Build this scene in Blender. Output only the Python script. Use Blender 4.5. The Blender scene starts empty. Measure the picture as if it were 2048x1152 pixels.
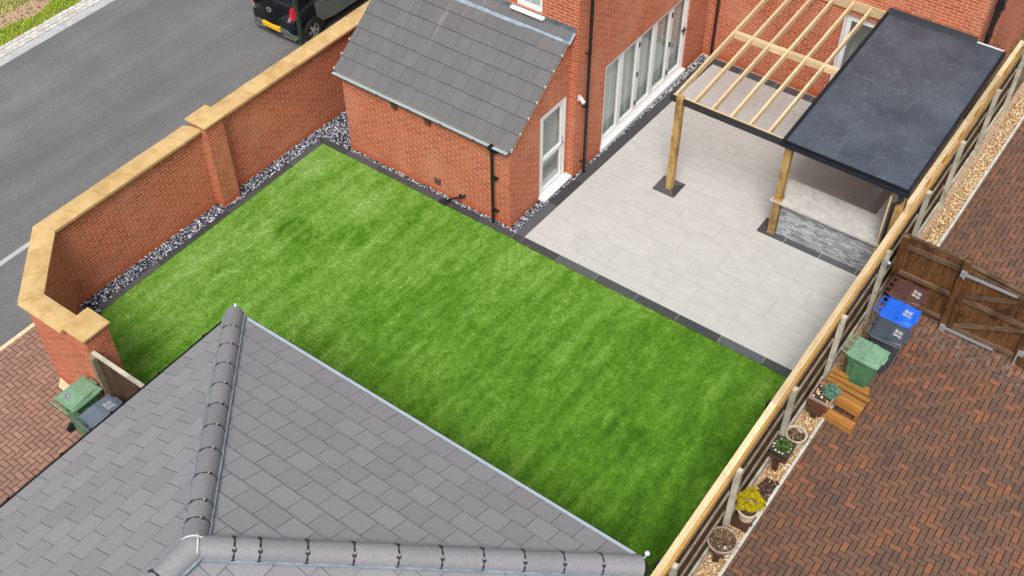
import bpy, bmesh, math, random
import numpy as np
from mathutils import Vector, Matrix
random.seed(7); rng = np.random.default_rng(7)
SC = bpy.context.scene
COL = SC.collection
R = math.radians

# ------------------------------------------------------------------ camera
cam_d = bpy.data.cameras.new('camera'); cam = bpy.data.objects.new('camera', cam_d); COL.objects.link(cam)
RA = ((0.80995, 0.58647, -0.005266), (-0.423897, 0.591581, 0.685816), (-0.405329, 0.553245, -0.727756))
m = Matrix(((RA[0][0], RA[1][0], -RA[2][0]), (RA[0][1], RA[1][1], -RA[2][1]), (RA[0][2], RA[1][2], -RA[2][2])))
cam.matrix_world = Matrix.Translation((9.95, -14.05, 16.7)) @ m.to_4x4()
cam_d.sensor_width = 36; cam_d.lens = 2270.79 / 2048 * 36
cam_d.clip_start = .1; cam_d.clip_end = 1000
SC.camera = cam
# ------------------------------------------------------------------ light
SUN_EL, SUN_AZ = R(56), R(155)            # azimuth clockwise from +Y
w = bpy.data.worlds.new('World'); SC.world = w; w.use_nodes = True
nt = w.node_tree; bg = nt.nodes['Background']
sky = nt.nodes.new('ShaderNodeTexSky'); sky.sky_type = 'NISHITA'; sky.sun_disc = False
sky.sun_elevation = SUN_EL; sky.sun_rotation = SUN_AZ; sky.dust_density = 4; sky.air_density = 1.0; sky.ozone_density = 1
hs = nt.nodes.new('ShaderNodeHueSaturation'); hs.inputs['Saturation'].default_value = .22    # cloud veil
nt.links.new(sky.outputs[0], hs.inputs['Color']); nt.links.new(hs.outputs[0], bg.inputs[0])
bg.inputs[1].default_value = .135
sl = bpy.data.lights.new('sun', 'SUN'); sl.energy = 2.0; sl.angle = R(22); sl.color = (1, .975, .94)
sun = bpy.data.objects.new('sun', sl); COL.objects.link(sun)
sd = Vector((math.sin(SUN_AZ)*math.cos(SUN_EL), math.cos(SUN_AZ)*math.cos(SUN_EL), math.sin(SUN_EL)))
sun.rotation_euler = sd.to_track_quat('Z', 'Y').to_euler(); sun.location = sd*60
SC.view_settings.view_transform = 'Standard'; SC.view_settings.look = 'None'
SC.view_settings.exposure = .48; SC.view_settings.gamma = 1
SC.render.resolution_x = 1024; SC.render.resolution_y = 576

# ------------------------------------------------------------------ materials
def srgb(r, g, b):
    f = lambda c: (c/255/12.92 if c/255 <= .04045 else ((c/255+.055)/1.055)**2.4)
    return (f(r), f(g), f(b), 1)
class NT:
    def __init__(s, name, rough=.7, metal=0, spec=.5):
        s.m = bpy.data.materials.new(name); s.m.use_nodes = True; s.t = s.m.node_tree
        s.b = s.t.nodes['Principled BSDF']; s.b.inputs['Roughness'].default_value = rough
        s.b.inputs['Metallic'].default_value = metal; s.b.inputs['Specular IOR Level'].default_value = spec
    def n(s, typ, **kw):
        x = s.t.nodes.new(typ)
        for k, v in kw.items():
            if k.startswith('i_'):
                key = k[2:]; key = int(key) if key.isdigit() else key.replace('_', ' ')
                x.inputs[key].default_value = v
            else: setattr(x, k, v)
        return x
    def l(s, a, b): s.t.links.new(a, b)
    def uv(s, scale=(1, 1, 1)):
        u = s.n('ShaderNodeUVMap'); mp = s.n('ShaderNodeMapping'); mp.inputs['Scale'].default_value = scale
        s.l(u.outputs[0], mp.inputs[0]); return mp.outputs[0]
    def obj(s, scale=(1, 1, 1)):
        u = s.n('ShaderNodeNewGeometry'); mp = s.n('ShaderNodeMapping'); mp.inputs['Scale'].default_value = scale
        s.l(u.outputs['Position'], mp.inputs[0]); return mp.outputs[0]
    def noise(s, vec, scale, detail=4, rough=.55):
        x = s.n('ShaderNodeTexNoise'); x.inputs['Scale'].default_value = scale
        x.inputs['Detail'].default_value = detail; x.inputs['Roughness'].default_value = rough
        s.l(vec, x.inputs['Vector']); return x.outputs['Fac']
    def ramp(s, fac, *stops):
        x = s.n('ShaderNodeValToRGB'); e = x.color_ramp.elements
        while len(e) < len(stops): e.new(.5)
        for el, (p, c) in zip(e, stops):
            el.position = p; el.color = c if len(c) == 4 else (*c, 1)
        s.l(fac, x.inputs[0]); return x.outputs[0]
    def mix(s, fac, a, b, mode='MIX'):
        x = s.n('ShaderNodeMix', data_type='RGBA', blend_type=mode)
        for sock, v in ((x.inputs[0], fac), (x.inputs[6], a), (x.inputs[7], b)):
            if isinstance(v, (int, float)): sock.default_value = v
            elif isinstance(v, tuple): sock.default_value = v if len(v) == 4 else (*v, 1)
            else: s.l(v, sock)
        return x.outputs[2]
    def math(s, op, a, b=0, clamp=False):
        x = s.n('ShaderNodeMath', operation=op, use_clamp=clamp)
        for sock, v in ((x.inputs[0], a), (x.inputs[1], b)):
            if isinstance(v, (int, float)): sock.default_value = v
            else: s.l(v, sock)
        return x.outputs[0]
    def attr(s):
        a = s.n('ShaderNodeVertexColor', layer_name='Col'); sp = s.n('ShaderNodeSeparateColor')
        s.l(a.outputs[0], sp.inputs[0]); return a.outputs[0], sp.outputs
    def bump(s, h, strength=.3, dist=.01):
        x = s.n('ShaderNodeBump'); x.inputs['Strength'].default_value = strength; x.inputs['Distance'].default_value = dist
        s.l(h, x.inputs['Height']); s.l(x.outputs[0], s.b.inputs['Normal'])
    def base(s, c):
        if isinstance(c, tuple): s.b.inputs['Base Color'].default_value = c if len(c) == 4 else (*c, 1)
        else: s.l(c, s.b.inputs['Base Color'])
    def rough(s, v): s.l(v, s.b.inputs['Roughness'])
M = {}
def plain(name, c, rough=.5, metal=0, spec=.5, var=.15, nscale=9):
    t = NT(name, rough, metal, spec); f = t.noise(t.obj(), nscale, 5, .6)
    c = (*c[:3], 1); d = tuple(x*(1-var) for x in c[:3])+(1,); e = tuple(min(1, x*(1+var)) for x in c[:3])+(1,)
    t.base(t.ramp(f, (.3, d), (.7, e))); t.bump(t.noise(t.obj(), 120, 2), .08, .004); M[name] = t.m; return t.m
def brick(name, c1, c2, mortar, pale, damp=True, h=.077, wdt=.232):
    t = NT(name, .85, 0, .25); uv = t.uv()
    b = t.n('ShaderNodeTexBrick'); t.l(uv, b.inputs['Vector']); b.offset = .5
    b.inputs['Scale'].default_value = 1; b.inputs['Brick Width'].default_value = wdt; b.inputs['Row Height'].default_value = h
    b.inputs['Mortar Size'].default_value = .0085; b.inputs['Mortar Smooth'].default_value = .2; b.inputs['Bias'].default_value = -.1
    b.inputs['Color1'].default_value = (0, 0, 0, 1); b.inputs['Color2'].default_value = (1, 1, 1, 1); b.inputs['Mortar'].default_value = (.5, .5, .5, 1)
    bc = t.ramp(b.outputs['Color'], (.0, c2), (.35, c1), (.75, tuple(x*1.16 for x in c1[:3])), (1, tuple(x*.8 for x in c1[:3])))
    pos = t.obj(); n1 = t.noise(pos, 1.1, 5, .6); n2 = t.noise(pos, 14, 4, .6); n3 = t.noise(pos, 60, 3, .6)
    bc = t.mix(t.math('MULTIPLY', t.ramp(n1, (.47, (0, 0, 0)), (.70, (1, 1, 1))), .5), bc, pale)
    bc = t.mix(t.math('MULTIPLY', t.ramp(n2, (.56, (0, 0, 0)), (.75, (1, 1, 1))), .35), bc, pale)
    bc = t.mix(.5, bc, t.ramp(n3, (.25, (.72, .72, .72)), (.75, (1.18, 1.18, 1.18))), 'MULTIPLY')
    mo = t.mix(.6, mortar, t.ramp(n2, (.3, (.6, .6, .6)), (.7, (1.1, 1.1, 1.1))), 'MULTIPLY')
    c = t.mix(b.outputs['Fac'], bc, mo)
    if damp:   # the two damp, cleaner courses at the foot of the wall
        sx = t.n('ShaderNodeSeparateXYZ'); t.l(pos, sx.inputs[0])
        zz = t.math('ADD', sx.outputs[2], t.math('MULTIPLY', t.math('SUBTRACT', n1, .5), .25))
        c = t.mix(t.ramp(zz, (.10, (.75, .75, .75)), (.21, (0, 0, 0))), c, (.42, .10, .03, 1))
    t.base(c); t.bump(t.math('SUBTRACT', t.math('MULTIPLY', n3, .3), b.outputs['Fac']), .6, .008); M[name] = t.m
def wood(name, light, dark, rough=.7, knots=True, gr=1.0, spec=.3):
    t = NT(name, rough, 0, spec); uv = t.uv((1.2, 22*gr, 1)); _, a = t.attr()
    n = t.noise(uv, 1.6, 6, .65); n2 = t.noise(t.uv((.8, 2.5, 1)), 2.3, 4, .6); n3 = t.noise(t.uv((4, 9, 1)), 1.6, 2, .5)
    c = t.ramp(n, (.3, dark), (.62, light))
    c = t.mix(t.math('MULTIPLY', n2, .55), c, t.mix(.45, dark, light))
    if knots: c = t.mix(t.ramp(n3, (.66, (0, 0, 0)), (.73, (.75, .75, .75))), c, tuple(x*.45 for x in dark[:3]))
    v = t.n('ShaderNodeMapRange'); t.l(a[0], v.inputs[0]); v.inputs[3].default_value = .8; v.inputs[4].default_value = 1.15
    hv = t.n('ShaderNodeHueSaturation'); t.l(c, hv.inputs['Color']); t.l(v.outputs[0], hv.inputs['Value'])
    col_ = hv.outputs[0]
    if name in ('post_timber', 'old_timber', 'grey_timber', 'gate_timber', 'gate_rail', 'new_timber'):     # weather staining
        b_ = t.noise(t.obj((1, 1, .8)), 3.1, 5, .7); k_ = .35 if name == 'new_timber' else .75
        col_ = t.mix(t.math('MULTIPLY', t.ramp(b_, (.46, (0, 0, 0)), (.64, (1, 1, 1))), k_), col_, tuple(x*(.8 if name == 'new_timber' else .5) for x in dark[:3]))
    t.base(col_); t.bump(n, .25, .004); M[name] = t.m
def varied(name, stops, rough=.7, nscale=25, amt=.5, spec=.35, bump=.2, extra=None):
    """colour of each tile / paver / pebble from its own random number"""
    t = NT(name, rough, 0, spec); _, a = t.attr()
    c = t.ramp(a[0], *stops); n = t.noise(t.obj(), nscale, 5, .65)
    c = t.mix(amt, c, t.ramp(n, (.25, (.5, .5, .5)), (.75, (1.35, 1.35, 1.35))), 'MULTIPLY')
    if extra: c = extra(t, c, a)
    t.base(c); t.bump(n, bump, .006); M[name] = t.m; return t

brick('house_brick', (.43, .102, .046), (.36, .078, .035), (.58, .35, .23), (.58, .24, .155))
brick('wall_brick', (.43, .100, .046), (.35, .078, .036), (.56, .34, .21), (.58, .23, .15))
wood('new_timber', (.66, .52, .33), (.50, .345, .17), .6, gr=.6)
wood('wet_timber', (.50, .29, .08), (.34, .16, .03), .45, gr=.6, spec=.5)
wood('post_timber', (.50, .34, .13), (.27, .14, .04), .6)
wood('old_timber', (.30, .245, .165), (.14, .11, .07), .85)
wood('grey_timber', (.50, .46, .37), (.33, .30, .23), .8)
wood('dark_boards', (.085, .046, .026), (.028, .014, .009), .8)
wood('gate_timber', (.17, .078, .026), (.036, .016, .008), .5, gr=.5)
wood('gate_rail', (.17, .105, .060), (.065, .036, .020), .7)
wood('bench_timber', (.40, .19, .045), (.23, .085, .014), .45, gr=.7, spec=.5)
wood('brown_stain', (.075, .036, .02), (.04, .018, .01), .6)
plain('white_upvc', (.70, .71, .71), .3, 0, .5, .03)
plain('black_plastic', (.012, .012, .014), .35)
plain('black_trim', (.008, .010, .015), .5, 0, .35)
plain('fascia_black', (.02, .02, .021), .5)
plain('galvanised', (.42, .46, .50), .45, .6, .5, .15, 30)
plain('lead', (.23, .285, .335), .5, .25, .5, .35, 5); plain('lead_dark', (.12, .15, .18), .6, .2, .4, .5, 5)
plain('gutter_wet_sky', (.34, .40, .44), .25, 0, .6, .06)  # sky reflection on the wet inside put into the base colour
plain('gutter_grey', (.32, .38, .42), .35, 0, .5, .06)  # pale sky reflection put into the colour here as well
plain('vent_brown', (.12, .06, .04), .6)
plain('rubber', (.015, .015, .016), .7)
plain('alloy', (.40, .385, .37), .4, .3)
plain('green_paint', (.012, .026, .02), .45)
plain('soil', (.06, .04, .028), .95, 0, .2, .5, 40)
plain('mortar_white', (.52, .52, .49), .8)
plain('slate_rock', (.10, .13, .16), .5, 0, .5, .4)
plain('dark_void', (.012, .012, .012), .9)
plain('interior', (.62, .62, .60), .9)
plain('room_floor', (.30, .27, .23), .6)
plain('edging', (.47, .46, .41), .9, 0, .3, .25, 6)
plain('kerb_grey', (.36, .36, .36), .9, 0, .3, .15, 4)
plain('cream_stone', (.62, .50, .32), .85, 0, .3, .2)
plain('pot_beige', (.52, .42, .31), .7, 0, .3, .2)
plain('pot_brown', (.13, .085, .075), .55, 0, .4, .25)
plain('pot_rim_pink', (.36, .26, .22), .65, 0, .3, .2)
plain('pot_green', (.035, .045, .032), .5, 0, .4, .3)
plain('trough_brown', (.14, .055, .028), .55, 0, .4, .3)
plain('trough_rim', (.30, .19, .16), .7, 0, .3, .2)
plain('shell', (.70, .66, .58), .5)
plain('twig', (.15, .10, .075), .8)
plain('white_lamp', (.55, .58, .60), .3)
for nm, c in (('bin_green', (.065, .175, .085)), ('bin_blue', (.012, .10, .55)), ('bin_grey', (.045, .055, .07)), ('bin_brown', (.075, .034, .028)), ('bin_pale_green', (.15, .265, .165)), ('bin_slate', (.10, .125, .16))):
    plain(nm, c, .42, 0, .45, .12, 6)
def stone():
    t = NT('coping_stone', .85, 0, .3); p = t.obj(); n = t.noise(p, 3.5, 6, .6); n2 = t.noise(p, 40, 4, .7); _, a = t.attr()
    c = t.ramp(n, (.25, (.40, .255, .105)), (.52, (.53, .36, .16)), (.8, (.60, .45, .24)))
    c = t.mix(.35, c, t.ramp(a[0], (0, (.7, .62, .5)), (1, (1.1, 1.1, 1.1))), 'MULTIPLY')
    c = t.mix(.4, c, t.ramp(n2, (.3, (.6, .6, .6)), (.7, (1.15, 1.15, 1.15))), 'MULTIPLY')
    t.base(c); t.bump(n2, .25, .006); M['coping_stone'] = t.m
stone()
def asphalt():
    t = NT('asphalt', .82, 0, .35); p = t.obj(); n = t.noise(p, 58, 4, .85); n2 = t.noise(t.obj((1.0, .09, 1)), 1.5, 4, .55); n3 = t.noise(p, .9, 5, .6)
    c = t.ramp(n, (.30, (.065, .066, .069)), (.5, (.122, .122, .125)), (.68, (.22, .218, .21)))
    c = t.mix(.85, c, t.ramp(n2, (.32, (.80, .81, .84)), (.68, (1.12, 1.10, 1.08))), 'MULTIPLY')
    c = t.mix(.5, c, t.ramp(n3, (.3, (.8, .8, .8)), (.7, (1.15, 1.15, 1.15))), 'MULTIPLY')
    sp = t.noise(p, 42, 1, .5); c = t.mix(t.ramp(sp, (.775, (0, 0, 0)), (.80, (.7, .7, .7))), c, (.5, .5, .48, 1))
    t.base(c); t.bump(n, .5, .006); M['asphalt'] = t.m
asphalt()
def lawn():
    t = NT('lawn_green', .9, 0, .15); p = t.obj()
    st = t.noise(t.obj((2.3, .35, 1)), 1.5, 5, .6); bl = t.noise(p, .55, 4, .6); md = t.noise(t.obj((1.25, .8, 1)), 4.5, 7, .72); fi = t.noise(p, 30, 6, .85); g2 = t.noise(p, 13, 5, .75)
    s = t.math('ADD', t.math('MULTIPLY', st, .38), t.math('ADD', t.math('MULTIPLY', bl, .24), t.math('MULTIPLY', md, .38)))
    # light on the pile painted in: darker towards the far corner by the fence
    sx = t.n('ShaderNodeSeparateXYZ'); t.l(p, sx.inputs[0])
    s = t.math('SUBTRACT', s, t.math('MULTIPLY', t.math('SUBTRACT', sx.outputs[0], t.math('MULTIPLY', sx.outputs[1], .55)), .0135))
    wv = t.n('ShaderNodeTexWave'); wv.inputs['Scale'].default_value = 3.6; wv.inputs['Distortion'].default_value = 5; wv.inputs['Detail'].default_value = 2; t.l(t.obj((.35, 1, 1)), wv.inputs['Vector'])
    for (cx, cy, rx, ry, k) in ((-4.05, -2.7, .60, .45, .062), (-2.95, -2.1, .46, .38, .055), (4.6, -3.2, .7, .5, .025)):  # rippled patches, darker than the rest
        mp = t.n('ShaderNodeMapping'); mp.vector_type = 'TEXTURE'; mp.inputs['Location'].default_value = (cx, cy, 0); mp.inputs['Scale'].default_value = (rx, ry, 1); t.l(p, mp.inputs[0])
        g = t.n('ShaderNodeTexGradient', gradient_type='SPHERICAL'); t.l(mp.outputs[0], g.inputs[0])
        s = t.math('SUBTRACT', s, t.math('MULTIPLY', t.ramp(g.outputs['Fac'], (.02, (0, 0, 0)), (.4, (1, 1, 1))), t.math('ADD', k*.6, t.math('MULTIPLY', wv.outputs['Fac'], k*1.3))))
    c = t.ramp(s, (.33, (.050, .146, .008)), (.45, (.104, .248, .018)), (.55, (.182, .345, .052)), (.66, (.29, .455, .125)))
    c = t.mix(.55, c, t.ramp(g2, (.34, (.55, .62, .5)), (.66, (1.32, 1.25, 1.4))), 'MULTIPLY')
    c = t.mix(.8, c, t.ramp(fi, (.30, (.42, .50, .38)), (.70, (1.38, 1.30, 1.42))), 'MULTIPLY')
    t.base(c); t.bump(fi, .6, .012); M['lawn_green'] = t.m
lawn()
def patio():
    t = NT('porcelain', .55, 0, .4); uv = t.obj()
    mp = t.n('ShaderNodeMapping'); mp.inputs['Location'].default_value = (-3.27, -.28, 0); t.l(uv, mp.inputs[0])
    b = t.n('ShaderNodeTexBrick'); t.l(mp.outputs[0], b.inputs['Vector']); b.offset = .5
    b.inputs['Scale'].default_value = 1; b.inputs['Brick Width'].default_value = .945; b.inputs['Row Height'].default_value = .617
    b.inputs['Mortar Size'].default_value = .0045; b.inputs['Mortar Smooth'].default_value = .1; b.inputs['Bias'].default_value = 0
    b.inputs['Color1'].default_value = (.428, .424, .403, 1); b.inputs['Color2'].default_value = (.444, .440, .419, 1); b.inputs['Mortar'].default_value = (.30, .295, .28, 1)
    n = t.noise(t.obj((1, 2.2, 1)), 2.4, 7, .65); n2 = t.noise(uv, 30, 4, .6)
    c = t.mix(.6, b.outputs['Color'], t.ramp(n, (.28, (.80, .80, .79)), (.7, (1.10, 1.10, 1.10))), 'MULTIPLY')
    c = t.mix(.35, c, t.ramp(n2, (.3, (.82, .82, .82)), (.7, (1.1, 1.1, 1.1))), 'MULTIPLY')
    t.base(c); t.bump(t.math('SUBTRACT', t.math('MULTIPLY', n2, .15), b.outputs['Fac']), .25, .003); M['porcelain'] = t.m
patio()
def slab_dark():
    t = varied('dark_slab', ((0, (.042, .043, .046)), (.6, (.062, .063, .067)), (1, (.090, .093, .100))), .45, 45, .6)
slab_dark()
def epdm():
    t = NT('rubber_roof', .32, 0, .6); p = t.obj(); n = t.noise(p, 1.3, 5, .6); n2 = t.noise(p, 5.5, 6, .75); n3 = t.noise(t.obj((12, 1.2, 1)), 1.0, 3, .7); n4 = t.noise(p, 17, 6, .85)
    c = t.ramp(n, (.3, (.036, .046, .061)), (.7, (.066, .083, .108)))
    spots = t.math('MULTIPLY', t.ramp(n2, (.48, (0, 0, 0)), (.62, (1, 1, 1))), t.ramp(n4, (.55, (0, 0, 0)), (.62, (1, 1, 1))))
    c = t.mix(t.math('MULTIPLY', spots, .5), c, (.30, .33, .36, 1))
    c = t.mix(t.math('MULTIPLY', t.ramp(n3, (.58, (0, 0, 0)), (.75, (1, 1, 1))), .12), c, (.25, .28, .31, 1))
    t.base(c); t.rough(t.ramp(n, (.3, (.34, .34, .34)), (.7, (.48, .48, .48)))); t.bump(n2, .12, .01); M['rubber_roof'] = t.m
epdm()
def cladding():
    t = NT('split_slate', .75, 0, .4); uv = t.uv()
    b = t.n('ShaderNodeTexBrick'); t.l(uv, b.inputs['Vector']); b.offset = .37; b.squash = .6; b.squash_frequency = 3
    b.inputs['Scale'].default_value = 1; b.inputs['Brick Width'].default_value = .17; b.inputs['Row Height'].default_value = .03
    b.inputs['Mortar Size'].default_value = .002; b.inputs['Color1'].default_value = (.16, .17, .185, 1); b.inputs['Color2'].default_value = (.52, .53, .55, 1); b.inputs['Mortar'].default_value = (.10, .10, .11, 1)
    n = t.noise(t.uv((3, 14, 1)), 3, 4, .6)
    c = t.mix(.5, b.outputs['Color'], t.ramp(n, (.3, (.6, .6, .6)), (.7, (1.3, 1.3, 1.3))), 'MULTIPLY')
    sp = t.n('ShaderNodeSeparateColor'); t.l(b.outputs['Color'], sp.inputs[0])
    t.base(c); t.bump(t.math('ADD', sp.outputs[0], t.math('MULTIPLY', n, .4)), .8, .015); M['split_slate'] = t.m
cladding()
def glass(name, tint, alpha, rough=.03):
    t = NT(name, rough, 0, .5); g = t.n('ShaderNodeBsdfTransparent'); g.inputs[0].default_value = (*tint, 1)
    gl = t.n('ShaderNodeBsdfGlossy'); gl.inputs[1].default_value = rough; gl.inputs[0].default_value = (.9, .95, .96, 1)
    ge = t.n('ShaderNodeNewGeometry'); dt = t.n('ShaderNodeVectorMath', operation='DOT_PRODUCT'); t.l(ge.outputs['Normal'], dt.inputs[0]); t.l(ge.outputs['Incoming'], dt.inputs[1])
    f5 = t.math('POWER', t.math('SUBTRACT', 1.0, t.math('ABSOLUTE', dt.outputs['Value'])), 4.5); mx = t.n('ShaderNodeMixShader')
    t.l(t.math('ADD', f5, alpha, True), mx.inputs[0]); t.l(g.outputs[0], mx.inputs[1]); t.l(gl.outputs[0], mx.inputs[2])
    out = [x for x in t.t.nodes if x.type == 'OUTPUT_MATERIAL'][0]; t.l(mx.outputs[0], out.inputs[0]); M[name] = t.m
glass('window_glass', (.88, .92, .90), .12)
def net():
    t = NT('net_curtain', .9, 0, .1); f = t.noise(t.uv((26, .5, 1)), 1, 3, .6)
    t.base(t.ramp(f, (.35, (.42, .46, .44)), (.65, (.54, .57, .55)))); M['net_curtain'] = t.m
net()
def streaks(t, c, a):      # pale lime streaks running down from the lead
    n = t.noise(t.obj((7, .55, .55)), 1.5, 3, .6); g = t.n('ShaderNodeNewGeometry'); s = t.n('ShaderNodeSeparateXYZ'); t.l(g.outputs['Position'], s.inputs[0])
    top = t.n('ShaderNodeMapRange'); t.l(s.outputs[2], top.inputs[0]); top.inputs[1].default_value = 2.6; top.inputs[2].default_value = 3.6; top.inputs[3].default_value = 0; top.inputs[4].default_value = .5
    return t.mix(t.math('MULTIPLY', t.ramp(n, (.62, (0, 0, 0)), (.74, (1, 1, 1))), top.outputs[0]), c, (.27, .265, .26, 1))
varied('lean_to_tile', ((0, (.022, .021, .022)), (.12, (.104, .101, .104)), (.5, (.110, .107, .110)), (1, (.117, .114, .117))), .6, 60, .35, .4, .15, streaks)
varied('garage_tile', ((0, (.07, .07, .072)), (.12, (.198, .196, .203)), (.5, (.212, .210, .218)), (1, (.229, .227, .235))), .55, 40, .3, .45, .15)
varied('ridge_concrete', ((0, (.178, .175, .183)), (.5, (.200, .197, .206)), (1, (.222, .219, .229))), .55, 22, .3, .45, .1)
pav = [(0, (.096, .057, .042)), (.12, (.122, .066, .044)), (.5, (.146, .074, .045)), (.85, (.166, .079, .045)), (.95, (.21, .083, .041)), (1, (.235, .092, .047))]
def lime(t, c, a):
    n = t.noise(t.obj(), 1.1, 6, .65); n2 = t.noise(t.obj(), 9, 5, .7)
    c = t.mix(t.math('MULTIPLY', t.ramp(n, (.35, (1, 1, 1)), (.52, (0, 0, 0))), .35), c, (.055, .044, .036, 1))
    sp = t.n('ShaderNodeSeparateXYZ'); t.l(t.obj(), sp.inputs[0])     # pale scale on the blocks at the foot of the gate
    near = t.math('MULTIPLY', t.ramp(t.math('ABSOLUTE', t.math('SUBTRACT', sp.outputs[1], 2.35)), (.15, (1, 1, 1)), (.5, (0, 0, 0))), t.ramp(sp.outputs[0], (0, (0, 0, 0)), (1, (1, 1, 1))))
    n5 = t.noise(t.obj(), 6.5, 4, .7); c = t.mix(t.math('MULTIPLY', t.math('MULTIPLY', near, t.ramp(n5, (.48, (0, 0, 0)), (.62, (1, 1, 1)))), .35), c, (.30, .24, .20, 1))
    return t.mix(t.math('MULTIPLY', t.ramp(n2, (.66, (0, 0, 0)), (.76, (1, 1, 1))), .25), c, (.26, .20, .17, 1))
varied('paver_dark', tuple(pav), .55, 70, .6, .4, .3, lime)
varied('paver_pink', ((0, (.225, .130, .096)), (.3, (.255, .143, .104)), (.75, (.28, .154, .110)), (1, (.31, .18, .132))), .42, 60, .5, .5, .3)
varied('pebble_mono', ((0, (.010, .012, .018)), (.46, (.025, .03, .045)), (.60, (.09, .105, .15)), (.76, (.34, .36, .41)), (1, (.74, .74, .76))), .5, 90, .2, .4, .1)
varied('pebble_gold', ((0, (.20, .10, .04)), (.3, (.42, .24, .10)), (.6, (.58, .38, .18)), (.85, (.72, .56, .36)), (1, (.80, .72, .60))), .6, 90, .3, .4, .1)
varied('lava_rock', ((0, (.035, .02, .018)), (.5, (.075, .04, .034)), (1, (.13, .075, .06))), .9, 60, .5, .2, .3)
varied('sett', ((0, (.42, .40, .36)), (.5, (.49, .47, .43)), (1, (.55, .53, .49))), .85, 30, .4, .3, .2)
varied('grass_verge', ((0, (.14, .24, .02)), (.4, (.26, .38, .03)), (.8, (.40, .50, .05)), (1, (.48, .50, .11))), .9, 8, .5, .15, .0)
varied('leaf_yellow', ((0, (.20, .15, .004)), (.4, (.46, .36, .005)), (1, (.70, .56, .015))), .7, 60, .3, .2, .0)
varied('leaf_bluegreen', ((0, (.05, .13, .10)), (.5, (.12, .26, .19)), (1, (.24, .42, .33))), .7, 60, .3, .2, .0)
varied('leaf_green', ((0, (.018, .04, .01)), (.5, (.05, .11, .02)), (1, (.14, .22, .06))), .7, 60, .3, .2, .0)
varied('dry_stem', ((0, (.06, .038, .025)), (.4, (.16, .10, .055)), (.8, (.34, .22, .11)), (1, (.48, .36, .22))), .8, 60, .3, .2, .0)
plain('bark_soil', (.36, .25, .16), .95, 0, .2, .55, 22)
plain('jointing', (.018, .015, .012), .95, 0, .2, .3)
plain('earth', (.10, .085, .05), .95, 0, .2, .4, 3)
plain('sticker', (.40, .39, .40), .5); plain('sticker_dark', (.06, .06, .09), .5); plain('sticker_purple', (.10, .05, .25), .5)
t = NT('car_black', .25, 0, .35); t.base((.006, .007, .009)); t.b.inputs['Coat Weight'].default_value = .6; M['car_black'] = t.m; t.b.inputs['Coat Weight'].default_value = .15
t = NT('car_sage', .3, .3, .5); t.base(t.ramp(t.noise(t.obj(), 2, 2), (.3, (.125, .15, .135)), (.7, (.15, .175, .16)))); t.b.inputs['Coat Weight'].default_value = .5; M['car_sage'] = t.m
t = NT('car_glass', .08, 0, .28); t.base((.004, .005, .006)); M['car_glass'] = t.m
plain('lamp_red', (.42, .012, .03), .2, 0, .6, .05); plain('plate_yellow', (.85, .46, .01), .4, 0, .4, .03); plain('chrome', (.75, .76, .78), .18, .9, .5, .03)

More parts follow.
